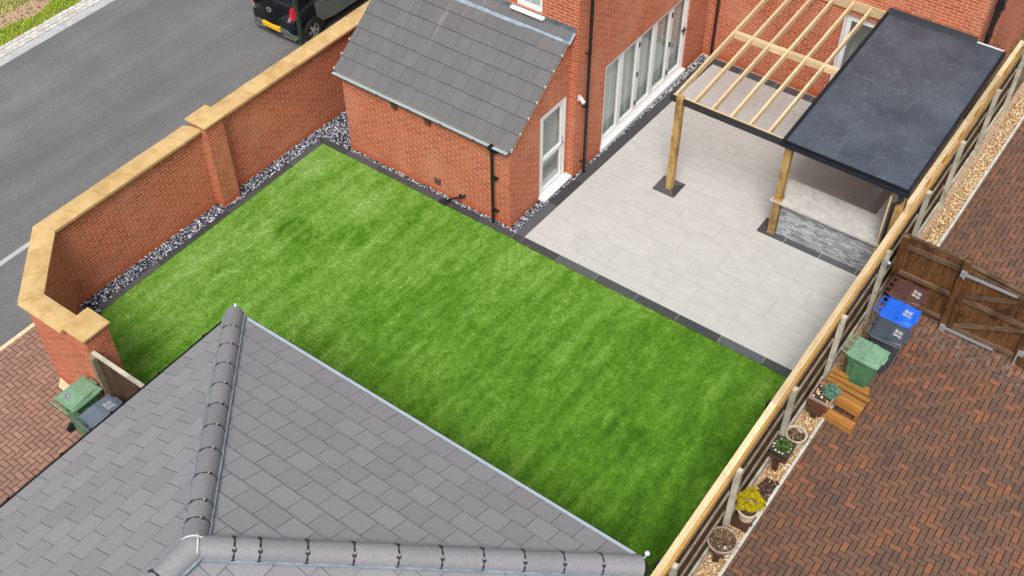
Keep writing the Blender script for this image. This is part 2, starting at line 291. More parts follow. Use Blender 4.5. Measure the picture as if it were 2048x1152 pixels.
# ------------------------------------------------------------------ mesh builder
def origin_of(o):
    p = Vector((0, 0, 0))
    while o is not None: p += o.location; o = o.parent
    return p
class MB:
    def __init__(s): s.v = []; s.f = []; s.u = []; s.c = []
    def poly(s, pts, uv=None, col=None):
        pts = [Vector(p) for p in pts]; i = len(s.v); s.v += pts; s.f.append(list(range(i, i+len(pts))))
        if uv is None:
            n = Vector((0, 0, 0))
            for k in range(len(pts)): n += pts[k].cross(pts[(k+1) % len(pts)])
            n = n.normalized() if n.length > 1e-12 else Vector((0, 0, 1))
            if abs(n.z) > .75: uv = [(p.x, p.y) for p in pts]
            else:
                d = Vector((-n.y, n.x, 0)).normalized(); uv = [(p.dot(d), p.z) for p in pts]
        s.u.append(uv); s.c.append(col if col else (random.random(), random.random(), random.random(), 1))
    def hexa(s, c, wood=True, col=None, sidecol=None, frontcol=None):
        """8 corners: bottom 0-3 ccw, top 4-7"""
        c = [Vector(p) for p in c]; col = col or (random.random(), random.random(), random.random(), 1)
        ex = [(c[1]-c[0]).length, (c[3]-c[0]).length, (c[4]-c[0]).length]; L = ex.index(max(ex)); off = (random.random()*20, random.random()*20)
        for q in ((0, 3, 2, 1), (4, 5, 6, 7), (0, 1, 5, 4), (1, 2, 6, 5), (2, 3, 7, 6), (3, 0, 4, 7)):
            pts = [c[k] for k in q]
            if not wood: s.poly(pts, None, (frontcol if (frontcol and q == (0, 1, 5, 4)) else sidecol if (sidecol and q != (4, 5, 6, 7)) else col)); continue
            a = pts[1]-pts[0]; b = pts[3]-pts[0]; ax = (c[1]-c[0], c[3]-c[0], c[4]-c[0])[L]
            if a.length < 1e-9 or b.length < 1e-9: s.poly(pts, None, col); continue
            if abs(a.normalized().dot(ax.normalized())) > .7: uv = [(0, 0), (a.length, 0), (a.length, b.length), (0, b.length)]
            else: uv = [(0, 0), (0, a.length), (b.length, a.length), (b.length, 0)]
            s.poly(pts, [(x+off[0], y+off[1]) for x, y in uv], col)
    def box(s, x0, y0, z0, x1, y1, z1, wood=True, col=None):
        x0, x1 = min(x0, x1), max(x0, x1); y0, y1 = min(y0, y1), max(y0, y1); z0, z1 = min(z0, z1), max(z0, z1)
        s.hexa([(x0, y0, z0), (x1, y0, z0), (x1, y1, z0), (x0, y1, z0), (x0, y0, z1), (x1, y0, z1), (x1, y1, z1), (x0, y1, z1)], wood, col); return s
    def beam(s, p, q, wd, ht, up=(0, 0, 1), wood=True, col=None):
        """bar from p to q; wd across, ht along up (p,q = centre line)"""
        p, q = Vector(p), Vector(q); d = (q-p).normalized(); a = d.cross(Vector(up)).normalized(); b = a.cross(d)
        a = a*wd/2; b = b*ht/2
        s.hexa([p-a-b, p+a-b, q+a-b, q-a-b, p-a+b, p+a+b, q+a+b, q-a+b], wood, col); return s
    def tube(s, pts, r, n=10, caps=True, col=None):
        pts = [Vector(p) for p in pts]; rs = r if isinstance(r, (list, tuple)) else [r]*len(pts); rings = []
        col = col or (random.random(), random.random(), random.random(), 1)
        for i, p in enumerate(pts):
            d = (pts[min(i+1, len(pts)-1)]-pts[max(i-1, 0)]).normalized()
            a = d.cross(Vector((0, 0, 1)) if abs(d.z) < .9 else Vector((1, 0, 0))).normalized(); b = d.cross(a)
            rings.append([p+(a*math.cos(2*math.pi*k/n)+b*math.sin(2*math.pi*k/n))*rs[i] for k in range(n)])
        for i in range(len(rings)-1):
            for k in range(n):
                s.poly([rings[i][k], rings[i][(k+1) % n], rings[i+1][(k+1) % n], rings[i+1][k]], None, col)
        if caps: s.poly(rings[0][::-1], None, col); s.poly(rings[-1], None, col)
        return s
    def lathe(s, prof, c=(0, 0, 0), n=24, axis='z', col=None, ang=0):
        c = Vector(c); col = col or (random.random(), random.random(), random.random(), 1)
        def P(r, z, k):
            t_ = 2*math.pi*k/n+ang; x, y = r*math.cos(t_), r*math.sin(t_)
            return c+(Vector((x, y, z)) if axis == 'z' else Vector((z, x, y)))
        for (r0, z0), (r1, z1) in zip(prof, prof[1:]):
            for k in range(n):
                a, b, d, e = P(r0, z0, k), P(r0, z0, k+1), P(r1, z1, k+1), P(r1, z1, k)
                if r0 < 1e-6: s.poly([a, d, e], None, col)
                elif r1 < 1e-6: s.poly([a, b, d], None, col)
                else: s.poly([a, b, d, e], None, col)
        return s
    def build(s, name, mat, parent=None, bevel=0, smooth=False, weld=False, origin=None):
        if parent is not None: o0 = origin_of(parent)
        elif origin is not None: o0 = Vector(origin)
        else:
            xs = [p.x for p in s.v]; ys = [p.y for p in s.v]; zs = [p.z for p in s.v]
            o0 = Vector(((min(xs)+max(xs))/2, (min(ys)+max(ys))/2, min(zs)))
        me = bpy.data.meshes.new(name); me.from_pydata([p-o0 for p in s.v], [], s.f)
        ul = me.uv_layers.new(name='UVMap'); ul.data.foreach_set('uv', [x for f in s.u for p in f for x in p])
        ca = me.color_attributes.new('Col', 'FLOAT_COLOR', 'CORNER'); ca.data.foreach_set('color', [x for f, c in zip(s.f, s.c) for _ in f for x in c])
        me.materials.append(M[mat] if isinstance(mat, str) else mat)
        if weld or smooth:
            bm = bmesh.new(); bm.from_mesh(me); bmesh.ops.remove_doubles(bm, verts=bm.verts, dist=1e-5); bm.to_mesh(me); bm.free()
        if smooth:
            me.polygons.foreach_set('use_smooth', [True]*len(me.polygons))
        o = bpy.data.objects.new(name, me); COL.objects.link(o)
        if parent is not None: o.parent = parent
        else: o.location = o0
        if smooth:
            try: me.set_sharp_from_angle(angle=R(40))
            except Exception: pass
        if bevel:
            b = o.modifiers.new('bevel', 'BEVEL'); b.width = bevel; b.segments = 1; b.limit_method = 'ANGLE'; b.angle_limit = R(40)
        return o
def thing(name, label, cat, loc, group=None):
    o = bpy.data.objects.new(name, None); COL.objects.link(o); o.location = loc; o.empty_display_size = .1
    return tag(o, label, cat, group)
def tag(o, label, cat, group=None):
    o['label'] = label; o['category'] = cat
    if group: o['group'] = group
    return o
def struct(o, kind='structure', label=None, cat=None):
    o['kind'] = kind
    if label: o['label'] = label
    if cat: o['category'] = cat
    return o
def copy_tree(o, parent=None):
    c = o.copy(); COL.objects.link(c)
    if parent is not None: c.parent = parent
    for ch in list(o.children): copy_tree(ch, c)
    return c
def flat(pts, z, name, mat, **kw):
    b = MB(); b.poly([(x, y, z) for x, y in pts]); return b.build(name, mat, **kw)
def mesh_np(name, V, F, colv, mat, parent=None, smooth=False):
    """big meshes from numpy arrays; colv one random colour per vertex"""
    me = bpy.data.meshes.new(name); V = np.asarray(V, np.float32); F = np.asarray(F, np.int32); k = F.shape[1]
    o0 = np.array(origin_of(parent)) if parent is not None else np.array([(V[:, 0].min()+V[:, 0].max())/2, (V[:, 1].min()+V[:, 1].max())/2, V[:, 2].min()])
    V = V-o0.astype(np.float32)
    me.vertices.add(len(V)); me.vertices.foreach_set('co', V.ravel()); me.loops.add(F.size); me.loops.foreach_set('vertex_index', F.ravel())
    me.polygons.add(len(F)); me.polygons.foreach_set('loop_start', np.arange(0, F.size, k, dtype=np.int32)); me.polygons.foreach_set('loop_total', np.full(len(F), k, np.int32))
    me.update(calc_edges=True)
    ca = me.color_attributes.new('Col', 'FLOAT_COLOR', 'POINT'); ca.data.foreach_set('color', np.asarray(colv, np.float32).ravel())
    me.materials.append(M[mat])
    if smooth: me.polygons.foreach_set('use_smooth', np.ones(len(F), bool))
    o = bpy.data.objects.new(name, me); COL.objects.link(o)
    if parent is not None: o.parent = parent
    else: o.location = o0
    return o
# unit stone
_b = bmesh.new(); bmesh.ops.create_icosphere(_b, subdivisions=1, radius=1)
ICO_V = np.array([v.co[:] for v in _b.verts]); ICO_F = np.array([[v.index for v in f.verts] for f in _b.faces]); _b.free()
def stones(name, P, size, mat, flatten=.6, parent=None):
    """pebbles at the points P, sizes (min,max)"""
    n = len(P); P = np.asarray(P); sc = rng.uniform(size[0], size[1], (n, 1, 1))*rng.uniform(.7, 1.25, (n, 1, 3)); sc[:, :, 2] *= flatten
    jit = rng.uniform(.82, 1.12, (n, len(ICO_V), 1)); a = rng.uniform(0, 6.28, n); ca, sa = np.cos(a), np.sin(a)
    L = ICO_V[None]*jit*sc; X = L[:, :, 0]*ca[:, None]-L[:, :, 1]*sa[:, None]; Y = L[:, :, 0]*sa[:, None]+L[:, :, 1]*ca[:, None]
    V = np.stack([X, Y, L[:, :, 2]], 2)+P[:, None, :]; F = ICO_F[None]+(np.arange(n)*len(ICO_V))[:, None, None]
    r = rng.uniform(0, 1, (n, 1, 4)); r[:, :, 3] = 1
    return mesh_np(name, V.reshape(-1, 3), F.reshape(-1, 3), np.repeat(r, len(ICO_V), 1).reshape(-1, 4), mat, parent, True)
def scatter(quad, dens, z0, z1):
    """random points in the bilinear quad (4 xy corners)"""
    q = np.array(quad, float); d1 = q[2]-q[0]; d2 = q[3]-q[1]; n = int(abs(d1[0]*d2[1]-d1[1]*d2[0])/2*dens); s, t_ = rng.uniform(0, 1, (2, n, 1))
    xy = (1-s)*((1-t_)*q[0]+t_*q[3])+s*((1-t_)*q[1]+t_*q[2]); return np.concatenate([xy, rng.uniform(z0, z1, (n, 1))], 1)
def leaves(name, C, ln, wd, mat, parent=None, up=.6):
    """leaf-sized triangles pairs at points C (n,3)"""
    n = len(C); d = rng.normal(0, 1, (n, 3)); d[:, 2] = np.abs(d[:, 2])*up+.15; d /= np.linalg.norm(d, axis=1, keepdims=True)
    s = np.cross(d, rng.normal(0, 1, (n, 3))); s /= np.linalg.norm(s, axis=1, keepdims=True)+1e-9
    L = rng.uniform(.6, 1.3, (n, 1))*ln; W = wd*rng.uniform(.7, 1.3, (n, 1))
    V = np.stack([C, C+d*L*.5+s*W, C+d*L, C+d*L*.5-s*W], 1).reshape(-1, 3); F = np.arange(4*n).reshape(n, 4)
    r = rng.uniform(0, 1, (n, 1, 4)); r[:, :, 3] = 1
    return mesh_np(name, V, F, np.repeat(r, 4, 1).reshape(-1, 4), mat, parent)
def wall_cells(b, o, d, us, zs, holes, flip=False):
    """vertical wall from o along unit d, grid of us x zs, skipping the cells inside holes (u0,u1,z0,z1)"""
    o = Vector(o); d = Vector(d)
    us = sorted(set(us) | {h[0] for h in holes} | {h[1] for h in holes}); zs = sorted(set(zs) | {h[2] for h in holes} | {h[3] for h in holes})
    for u0, u1 in zip(us, us[1:]):
        for z0, z1 in zip(zs, zs[1:]):
            um, zm = (u0+u1)/2, (z0+z1)/2
            if any(h[0] < um < h[1] and h[2] < zm < h[3] for h in holes): continue
            p = [o+d*u0+Vector((0, 0, z0)), o+d*u1+Vector((0, 0, z0)), o+d*u1+Vector((0, 0, z1)), o+d*u0+Vector((0, 0, z1))]
            uv = [(u0, z0), (u1, z0), (u1, z1), (u0, z1)]
            b.poly(p, uv) if not flip else b.poly(p[::-1], uv[::-1])

# ================================================================== SETTING
struct(flat([(-250, -250), (250, -250), (250, 250), (-250, 250)], -.06, 'ground', 'earth'))
struct(flat([(-14.14, -60), (-6.36, -60), (-6.36, 60), (-14.14, 60)], -.012, 'road', 'asphalt'))
b = MB(); b.box(-8.42, -40, -.02, -8.30, -6.0, .005, False); struct(b.build('road_kerb_line', 'kerb_grey'))
b = MB()
for k in range(70): b.box(-14.40, -30+k*.92, -.03, -14.12, -30+k*.92+.916, .012, False)
struct(b.build('road_kerb', 'kerb_grey', bevel=.004))
b = MB()     # granite sett strip
for r in range(3):
    for k in range(400):
        y = -25+k*.2+(.1 if r % 2 else 0)
        x = -14.83+r*.141; j = random.uniform(-.006, .006)
        b.box(x+j, y, -.05, x+.122+j, y+.182, .012+random.uniform(-.004, .004), False)
struct(b.build('sett_strip', 'sett', bevel=.008)); struct(flat([(-14.86, -30), (-14.38, -30), (-14.38, 40), (-14.86, 40)], -.02, 'sett_bed', 'vent_brown'))
struct(flat([(-60, -60), (-14.84, -60), (-14.84, 60), (-60, 60)], -.03, 'verge_soil', 'bark_soil'))
def verge():
    n = 60000; y = rng.uniform(-7, 14, n); x = rng.uniform(-15.8, -14.80, n)
    edge = -15.45-.10*np.sin(y*1.9)-.07*np.sin(y*4.3+1); keep = (x > edge) & (x < -14.84+.05*np.sin(y*5)+.03*np.sin(y*13))
    x2 = rng.uniform(-19, -16.0, 60000); y2 = rng.uniform(-7, 14, 60000); k2 = x2 < -16.15-.16*np.sin(y2*1.3)-.1*np.sin(y2*3.1)
    P = np.concatenate([np.stack([x[keep], y[keep], np.full(keep.sum(), -.03)], 1), np.stack([x2[k2], y2[k2], np.full(k2.sum(), -.03)], 1)])
    o = leaves('grass_verge', P, .085, .010, 'grass_verge', None, 1.1); struct(o, 'stuff', 'yellow green grass verge along the far side of the road', 'grass')
    P = np.stack([rng.uniform(-16.4, -15.3, 6000), rng.uniform(-7, 14, 6000), np.full(6000, -.03)], 1); o = stones('bark_chips', P, (.012, .035), 'dry_stem', .4)
    struct(o, 'stuff', 'pale bark chips strewn between two strips of grass', 'bark chips')
verge()
# lawn
LX0, LY0 = -5.56, -.20
lawn_poly = [(-5.60, -6.62), (-5.20, -7.05), (-3.9, -8.6), (6.62, -8.6), (6.62, LY0-.02), (-5.555, LY0)]
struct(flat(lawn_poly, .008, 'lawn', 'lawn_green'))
def turf():
    n = 420000; x = rng.uniform(-5.6, 6.6, n); y = rng.uniform(-7.6, LY0+.022, n)
    lim = np.where(y < -6.62, -5.6+(-6.62-y)*.85, -5.6+(y+6.62)*.007)-.022+rng.uniform(0, .02, n)
    k = x > lim; x, y = x[k], y[k]; n = len(x)
    d = rng.normal(0, .5, (n, 2)); d[:, 1] -= .35; tuft = .75+.5*np.sin(x*41+3*np.sin(y*17))*np.sin(y*37+2*np.sin(x*23)); h = rng.uniform(.022, .044, n)*(.7+.3*tuft); a = rng.uniform(0, 3.14, n); wv = .0035
    C0 = np.stack([x, y, np.full(n, .008)], 1); s = np.stack([np.cos(a)*wv, np.sin(a)*wv, np.zeros(n)], 1)
    T = C0+np.stack([d[:, 0]*h, d[:, 1]*h, h], 1)
    V = np.stack([C0-s, C0+s, T], 1).reshape(-1, 3); F = np.arange(3*n).reshape(n, 3)
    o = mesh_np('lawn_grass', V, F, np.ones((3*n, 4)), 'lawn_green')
    struct(o, 'stuff', 'bright green artificial grass pile with pale brushed streaks', 'grass')
turf()
# patio
struct(flat([(.0, -.02), (6.62, -.02), (6.62, 7.97), (.22, 7.97)], .012, 'patio', 'porcelain'))
b = MB()
def slabs(p, q, wd, L, side, z=.018, first=0):
    """row of dark border slabs from p to q, width wd to the given side"""
    p, q = Vector((*p, 0)), Vector((*q, 0)); d = (q-p).normalized(); nn = Vector((-d.y, d.x, 0))*side; T = (q-p).length; s = 0; e = first or L
    while s < T-.01:
        e2 = min(e, T); a, c = p+d*(s+.006), p+d*(e2-.006)
        b.hexa([a+Vector((0, 0, -.03)), c+Vector((0, 0, -.03)), c+nn*wd+Vector((0, 0, -.03)), a+nn*wd+Vector((0, 0, -.03)),
                a+Vector((0, 0, z)), c+Vector((0, 0, z)), c+nn*wd+Vector((0, 0, z)), a+nn*wd+Vector((0, 0, z))], False); s = e2; e = s+L
slabs((.0, -.02), (6.62, -.02), .21, .945, -1, first=.93)                     # lawn / patio
slabs((-.22, -.03), (-5.70, -.03), .17, .945, 1, first=.9)                    # in front of the lean-to
slabs((-5.56, -.2), (-5.60, -6.62), .15, .97, -1)                             # along the boundary wall
slabs((-5.60, -6.62), (-5.0, -7.28), .15, .97, -1)
slabs((.0, -.02), (.23, 7.72), .24, .945, 1, first=1.2)                       # along the house
slabs((.0, 7.70), (6.62, 7.70), .24, .945, 1)
b.hexa([(-.005, -.025, -.03), (-.005, -.225, -.03), (-.215, -.2, -.03), (-.215, -.025, -.03), (-.005, -.025, .018), (-.005, -.225, .018), (-.215, -.2, .018), (-.215, -.025, .018)], False)
def pad(x0, y0, x1, y1, cx, cy):
    c = [(x0, y0), (x1, y0), (x1, y1), (x0, y1)]; i = [(cx-.02, cy-.02), (cx+.02, cy-.02), (cx+.02, cy+.02), (cx-.02, cy+.02)]
    for k in range(4):
        a, d, e, f = c[k], c[(k+1) % 4], i[(k+1) % 4], i[k]; g = .006
        mx = [((a[0]+d[0]+e[0]+f[0])/4, (a[1]+d[1]+e[1]+f[1])/4)]*4
        pt = [(p[0]+(m_[0]-p[0])*.03, p[1]+(m_[1]-p[1])*.03) for p, m_ in zip((a, d, e, f), mx)]
        b.hexa([(*p, -.02) for p in pt]+[(*p, .019) for p in pt], False)
pad(1.39, 2.86, 1.94, 3.41, 1.67, 3.12); slabs((3.88, 3.0), (6.6, 3.0), .17, .8, 1, .019, .62); slabs((3.88, 3.01), (3.88, 3.5), .17, .6, -1, .020)
struct(b.build('patio_border', 'dark_slab', bevel=.003))
struct(flat([(-5.75, -7.4), (6.64, -7.4), (6.64, .06), (-5.75, .06)], -.008, 'slab_bed', 'edging'))
struct(flat([(-.5, -.2), (6.64, -.2), (6.64, 7.98), (-.5, 7.98)], .004, 'patio_bed', 'edging'))
# monochrome gravel beds
P = np.concatenate([scatter([(-6.10, -6.72), (-5.745, -6.55), (-5.70, 0), (-6.02, 0)], 3400, .0, .03), scatter([(-6.1, -6.75), (-5.72, -6.6), (-5.1, -7.35), (-5.45, -7.45)], 2800, 0, .03),
                    scatter([(-6.0, 0), (-4.9, -.02), (-4.88, .9), (-5.95, 1.2)], 3000, .0, .03), scatter([(-4.9, -.035), (-.3, -.035), (-.3, .05), (-4.9, .05)], 3200, .0, .022),
                    scatter([(-.42, -.03), (-.235, -.03), (-.18, 2.3), (-.42, 2.3)], 3400, .0, .03), scatter([(-.22, 2.1), (-.165, 2.1), (-.02, 7.9), (-.2, 7.9)], 3200, .0, .02)])
struct(stones('slate_gravel', P, (.011, .026), 'pebble_mono'), 'stuff', 'black and white decorative gravel along the wall feet', 'gravel')
struct(flat([(-6.15, -7.6), (-4.88, -7.6), (-4.88, 1.3), (-6.0, 1.3)], -.02, 'gravel_bed', 'dark_void'))
# driveways: herringbone block pavers
def pavers(name, mat, inside, x0, x1, y0, y1, xmin, s=.107):
    b = MB(); g = .0055
    for i in range(int((x1-x0)/s)+2):
        for j in range(int((y1-y0)/s)+2):
            d = (i-j) % 4; X, Y = x0+i*s, y0+j*s
            if d == 0: q = (X+g, Y+g, X+2*s-g, Y+s-g)
            elif d == 3: q = (X+g, Y+g, X+s-g, Y+2*s-g)
            else: continue
            if not inside((q[0]+q[2])/2, (q[1]+q[3])/2): continue
            q = (max(q[0], xmin), q[1], q[2], q[3])
            if q[2]-q[0] < .02: continue
            h = [random.uniform(-.002, .002) for _ in range(4)]; c = (random.random(), random.random(), 0, 1); k = .006
            o = [(q[0], q[1]), (q[2], q[1]), (q[2], q[3]), (q[0], q[3])]; t_ = [(q[0]+k, q[1]+k), (q[2]-k, q[1]+k), (q[2]-k, q[3]-k), (q[0]+k, q[3]-k)]
            lo = [Vector((*p, -.012)) for p in o]; mi = [Vector((*p, -.003+hh)) for p, hh in zip(o, h)]; up = [Vector((*p, .004+hh)) for p, hh in zip(t_, h)]
            b.poly(up, None, c)
            for e in range(4):
                f = (e+1) % 4; b.poly([mi[e], mi[f], up[f], up[e]], None, c); b.poly([lo[e], lo[f], mi[f], mi[e]], None, c)
    return struct(b.build(name, mat))
pavers('driveway', 'paver_dark', lambda x, y: True, 7.05, 11.9, -7.2, 11.5, 7.208)
struct(flat([(7.15, -40), (60, -40), (60, 60), (7.15, 60)], -.009, 'driveway_bed', 'jointing'))
pavers('side_driveway', 'paver_pink', lambda x, y: not (y > -8.08 and x > -4.92) and not (y > -8.10+(-4.92-x) and x <= -4.92), -6.5, -1.0, -13.2, -6.5, -6.366)
struct(flat([(-6.37, -40), (-.5, -40), (-.5, -8.2), (-5.0, -8.2), (-6.37, -6.9)], -.009, 'side_driveway_bed', 'jointing'))
b = MB(); b.box(-6.46, -30, -.05, -6.37, -7.1, .012, False); struct(b.build('side_driveway_kerb', 'cream_stone'))
b = MB(); b.poly([(-4.75, -8.36, .02), (-4.0, -8.42, .02), (-4.0, -8.27, .02), (-4.9, -8.2, .02)]); struct(b.build('wall_mortar_strip', 'cream_stone'))
b = MB()
for k in range(20): b.box(7.15, -7+k*.92, -.05, 7.205, -7+k*.92+.912, .025, False)
struct(b.build('gravel_edging', 'edging', bevel=.006))
P = scatter([(6.86, -7.2), (7.15, -7.2), (7.15, 10.8), (6.86, 10.8)], 2600, -.02, .02); P = P[~((P[:, 1] > -3.3) & (P[:, 1] < -2.5))]
struct(stones('golden_gravel', P, (.011, .026), 'pebble_gold'), 'stuff', 'golden pea gravel strip beside the weathered fence', 'gravel')
P = scatter([(6.9, -3.6), (7.15, -3.6), (7.15, -2.45), (6.9, -2.45)], 1100, -.01, .03)
struct(stones('lava_gravel', P, (.02, .04), 'lava_rock', .8), 'stuff', 'dark red lava stones beside the yellow shrub', 'gravel')
struct(flat([(6.7, -10), (7.15, -10), (7.15, 12), (6.7, 12)], -.02, 'gravel_strip_bed', 'bark_soil'))

# ================================================================== BOUNDARY WALL
gw = thing('garden_wall', 'tall red brick boundary wall capped with buff stone, turning the corner beside the road', 'wall', (-6.05, -3, 0))
path = [Vector(p) for p in ((-5.98, 9.0), (-6.19, -6.79), (-4.92, -8.083), (-3.56, -8.083))]
def miter(path, i):
    nn = []
    for a, c in ((i-1, i), (i, i+1)):
        if a < 0 or c >= len(path): continue
        d = (path[c]-path[a]).normalized(); nn.append(Vector((-d.y, d.x)))
    if len(nn) == 1: return nn[0]
    return (nn[0]+nn[1])/(1+nn[0].dot(nn[1]))
MI = [miter(path, i) for i in range(len(path))]
b = MB(); TW = .11; HT = 2.03
for i in range(3):
    p, q = path[i], path[i+1]; L = (q-p).length
    for sd_ in (1, -1):
        a, c = p+MI[i]*TW*sd_, q+MI[i+1]*TW*sd_
        u0 = i*3.7; l_ = (c-a).length
        pts = [(a.x, a.y, -.05), (c.x, c.y, -.05), (c.x, c.y, HT), (a.x, a.y, HT)]; uv = [(u0, -.05), (u0+l_, -.05), (u0+l_, HT), (u0, HT)]
        if sd_ == -1: b.poly([pts[k] for k in (0, 1, 2, 3)], uv)
        else: b.poly([pts[k] for k in (1, 0, 3, 2)], [uv[k] for k in (1, 0, 3, 2)])
    a, c = p+MI[i]*TW, q+MI[i+1]*TW; e, f = p-MI[i]*TW, q-MI[i+1]*TW
    b.poly([(a.x, a.y, HT), (e.x, e.y, HT), (f.x, f.y, HT), (c.x, c.y, HT)])
b.build('brickwork', 'wall_brick', gw)
def pier(cx, cy, h, half, name):
    b = MB()
    for dx, dy in ((1, 0), (0, 1), (-1, 0), (0, -1)):
        t_ = Vector((-dy, dx, 0)); o = Vector((cx+dx*half, cy+dy*half, 0))-t_*half
        wall_cells(b, o, t_, [0, 2*half], [-.05, h], [])
    b.poly([(cx-half, cy-half, h), (cx+half, cy-half, h), (cx+half, cy+half, h), (cx-half, cy+half, h)])
    pr = b.build('pier', 'wall_brick', gw)
    b = MB(); hh = .288
    c = lambda r, z: [(cx-r, cy-r, z), (cx+r, cy-r, z), (cx+r, cy+r, z), (cx-r, cy+r, z)]
    b.hexa(c(hh-.03, h)+c(hh-.005, h+.045), False); b.hexa(c(hh, h+.045)+c(hh, h+.085), False)
    lo, top = c(hh, h+.085), (cx, cy, h+.11)
    for k in range(4): b.poly([lo[k], lo[(k+1) % 4], top], None, b.c[-1])
    b.build('pier_cap', 'coping_stone', pr)
pier(-6.03, -2.82, 2.16, .232, 'mid'); pier(-3.56, -7.96, 2.10, .235, 'end')
prof = [(-.215, 0), (-.215, .055), (-.13, .076), (0, .085), (.13, .076), (.215, .055), (.215, 0)]
def coping(i, s0, s1, step, first):
    p, q = path[i], path[i+1]; L = (q-p).length; s = s0; e = first
    while s < s1-.02:
        e2 = min(e, s1); ring = []; b = MB(); cc = (random.random(), 0, 0, 1); dz = random.uniform(-.003, .003)
        for s_ in (s+.004, e2-.004):
            t_ = s_/L; r = []
            for o, z in prof:
                a, c = p+MI[i]*o, q+MI[i+1]*o
                if i == 0: a = p+MI[0]*o
                pt = a+(c-a)*t_; r.append((pt.x, pt.y, HT+z+dz))
            ring.append(r)
        for k in range(len(prof)-1): b.poly([ring[0][k], ring[0][k+1], ring[1][k+1], ring[1][k]], None, cc)
        b.poly([ring[0][0], ring[1][0], ring[1][-1], ring[0][-1]], None, cc)
        b.poly(ring[0][::-1], None, cc); b.poly(ring[1], None, cc)
        b.build('coping_stone', 'coping_stone', gw); s = e2; e = s+step
L0 = (path[1]-path[0]).length
coping(0, 0, 9.0+2.54, .645, .3); coping(0, 9.0+3.10, L0, .665, 9.0+3.10+.47)
L1 = (path[2]-path[1]).length; coping(1, 0, L1, L1/3, L1/3); coping(2, 0, 1.08, .6, .55)

# ================================================================== HOUSE
house = thing('brick_house', 'red brick house with grey lean-to, white bifold doors and inner courtyard corner', 'house', (-.2, 5, 0))
b = MB(); WZ = 5.6
wall_cells(b, (-5.2, 2.13, 0), (1, 0, 0), [0, 4.98], [-.05, WZ], [(3.45, 4.10, 3.90, 5.0)])
wall_cells(b, (-.22, 2.13, 0), (0, 1, 0), [0, 5.84], [-.05, WZ], [(1.14, 4.82, .16, 2.33)])
wall_cells(b, (-.22, 7.97, 0), (1, 0, 0), [0, 6.22], [-.05, WZ], [(3.32, 4.9, .16, 2.42)])
wall_cells(b, (6.0, 7.97, 0), (0, 1, 0), [0, 8], [-.05, WZ], [])
wall_cells(b, (-5.2, 16, 0), (0, -1, 0), [0, 13.87], [-.05, WZ], [])
def reveal(b, o, d, nrm, h, dep=.1):     # brick sides of an opening
    o, d, nrm = Vector(o), Vector(d), Vector(nrm)
    for u0, z0, u1, z1 in ((h[0], h[2], h[0], h[3]), (h[1], h[3], h[1], h[2]), (h[0], h[3], h[1], h[3]), (h[1], h[2], h[0], h[2])):
        a, c = o+d*u0+Vector((0, 0, z0)), o+d*u1+Vector((0, 0, z1)); b.poly([a, a-nrm*dep, c-nrm*dep, c])
reveal(b, (-5.2, 2.13, 0), (1, 0, 0), (0, -1, 0), (3.45, 4.10, 3.90, 5.0)); reveal(b, (-.22, 2.13, 0), (0, 1, 0), (1, 0, 0), (1.14, 4.82, .16, 2.33)); reveal(b, (-.22, 7.97, 0), (1, 0, 0), (0, -1, 0), (3.32, 4.9, .16, 2.42))
b.build('wall', 'house_brick', house)
# soldier courses over the openings
def soldiers(o, d, L, nrm):
    b = MB(); o, d, nrm = Vector(o), Vector(d), Vector(nrm); n = int(L/.076)
    for k in range(n):
        a = o+d*(k*L/n); 
        p = [a, a+d*(L/n), a+d*(L/n)+Vector((0, 0, .225)), a+Vector((0, 0, .225))]
        b.poly([x+nrm*.004 for x in p], [(0, k*.077), (0, (k+1)*.077), (.232, (k+1)*.077), (.232, k*.077)])
    return b
bb = soldiers((-.22, 3.2, 2.335), (0, 1, 0), 3.8, (1, 0, 0)); b2 = soldiers((3.0, 7.97, 2.425), (1, 0, 0), 1.75, (0, -1, 0)); b3 = soldiers((-.40, 1.0, 2.255), (0, 1, 0), 1.1, (1, 0, 0))
for x in (bb, b2, b3): x.build('lintel_course', 'house_brick', house)
b = MB()   # main roofs, above the picture
b.poly([(-5.6, 1.8, 5.55), (.15, 1.8, 5.55), (.15, 6.8, 8.6), (-5.6, 6.8, 8.6)]); b.poly([(-5.6, 11.8, 5.55), (-5.6, 6.8, 8.6), (.15, 6.8, 8.6), (.15, 11.8, 5.55)])
b.poly([(.15, 7.65, 5.58), (6.3, 7.65, 5.58), (6.3, 11.8, 8.2), (.15, 11.8, 8.2)]); b.poly([(.15, 16, 5.58), (.15, 11.8, 8.2), (6.3, 11.8, 8.2), (6.3, 16, 5.58)])
b.build('roof', 'lean_to_tile', house)
b = MB()   # rooms behind the glass
def room(x0, y0, z0, x1, y1, z1, openside):
    c = [(x0, y0, z0), (x1, y0, z0), (x1, y1, z0), (x0, y1, z0), (x0, y0, z1), (x1, y0, z1), (x1, y1, z1), (x0, y1, z1)]
    for nm, q in (('b', (0, 1, 2, 3)), ('t', (4, 5, 6, 7)), ('-y', (0, 1, 5, 4)), ('+x', (1, 2, 6, 5)), ('+y', (2, 3, 7, 6)), ('-x', (3, 0, 4, 7))):
        if nm != openside: b.poly([c[k] for k in q])
for a in ((-3.2, 3.27, .16, -.32, 6.95, 2.5, '+x'), (-1.6, 1.12, .1, -.52, 2.03, 2.3, '+x'), (3.1, 8.09, .16, 4.68, 9, 2.42, '-y'), (-1.75, 2.24, 3.9, -1.1, 3.2, 5.0, '-y')):
    b = MB(); room(*a); b.build('room_lining', 'interior', house)
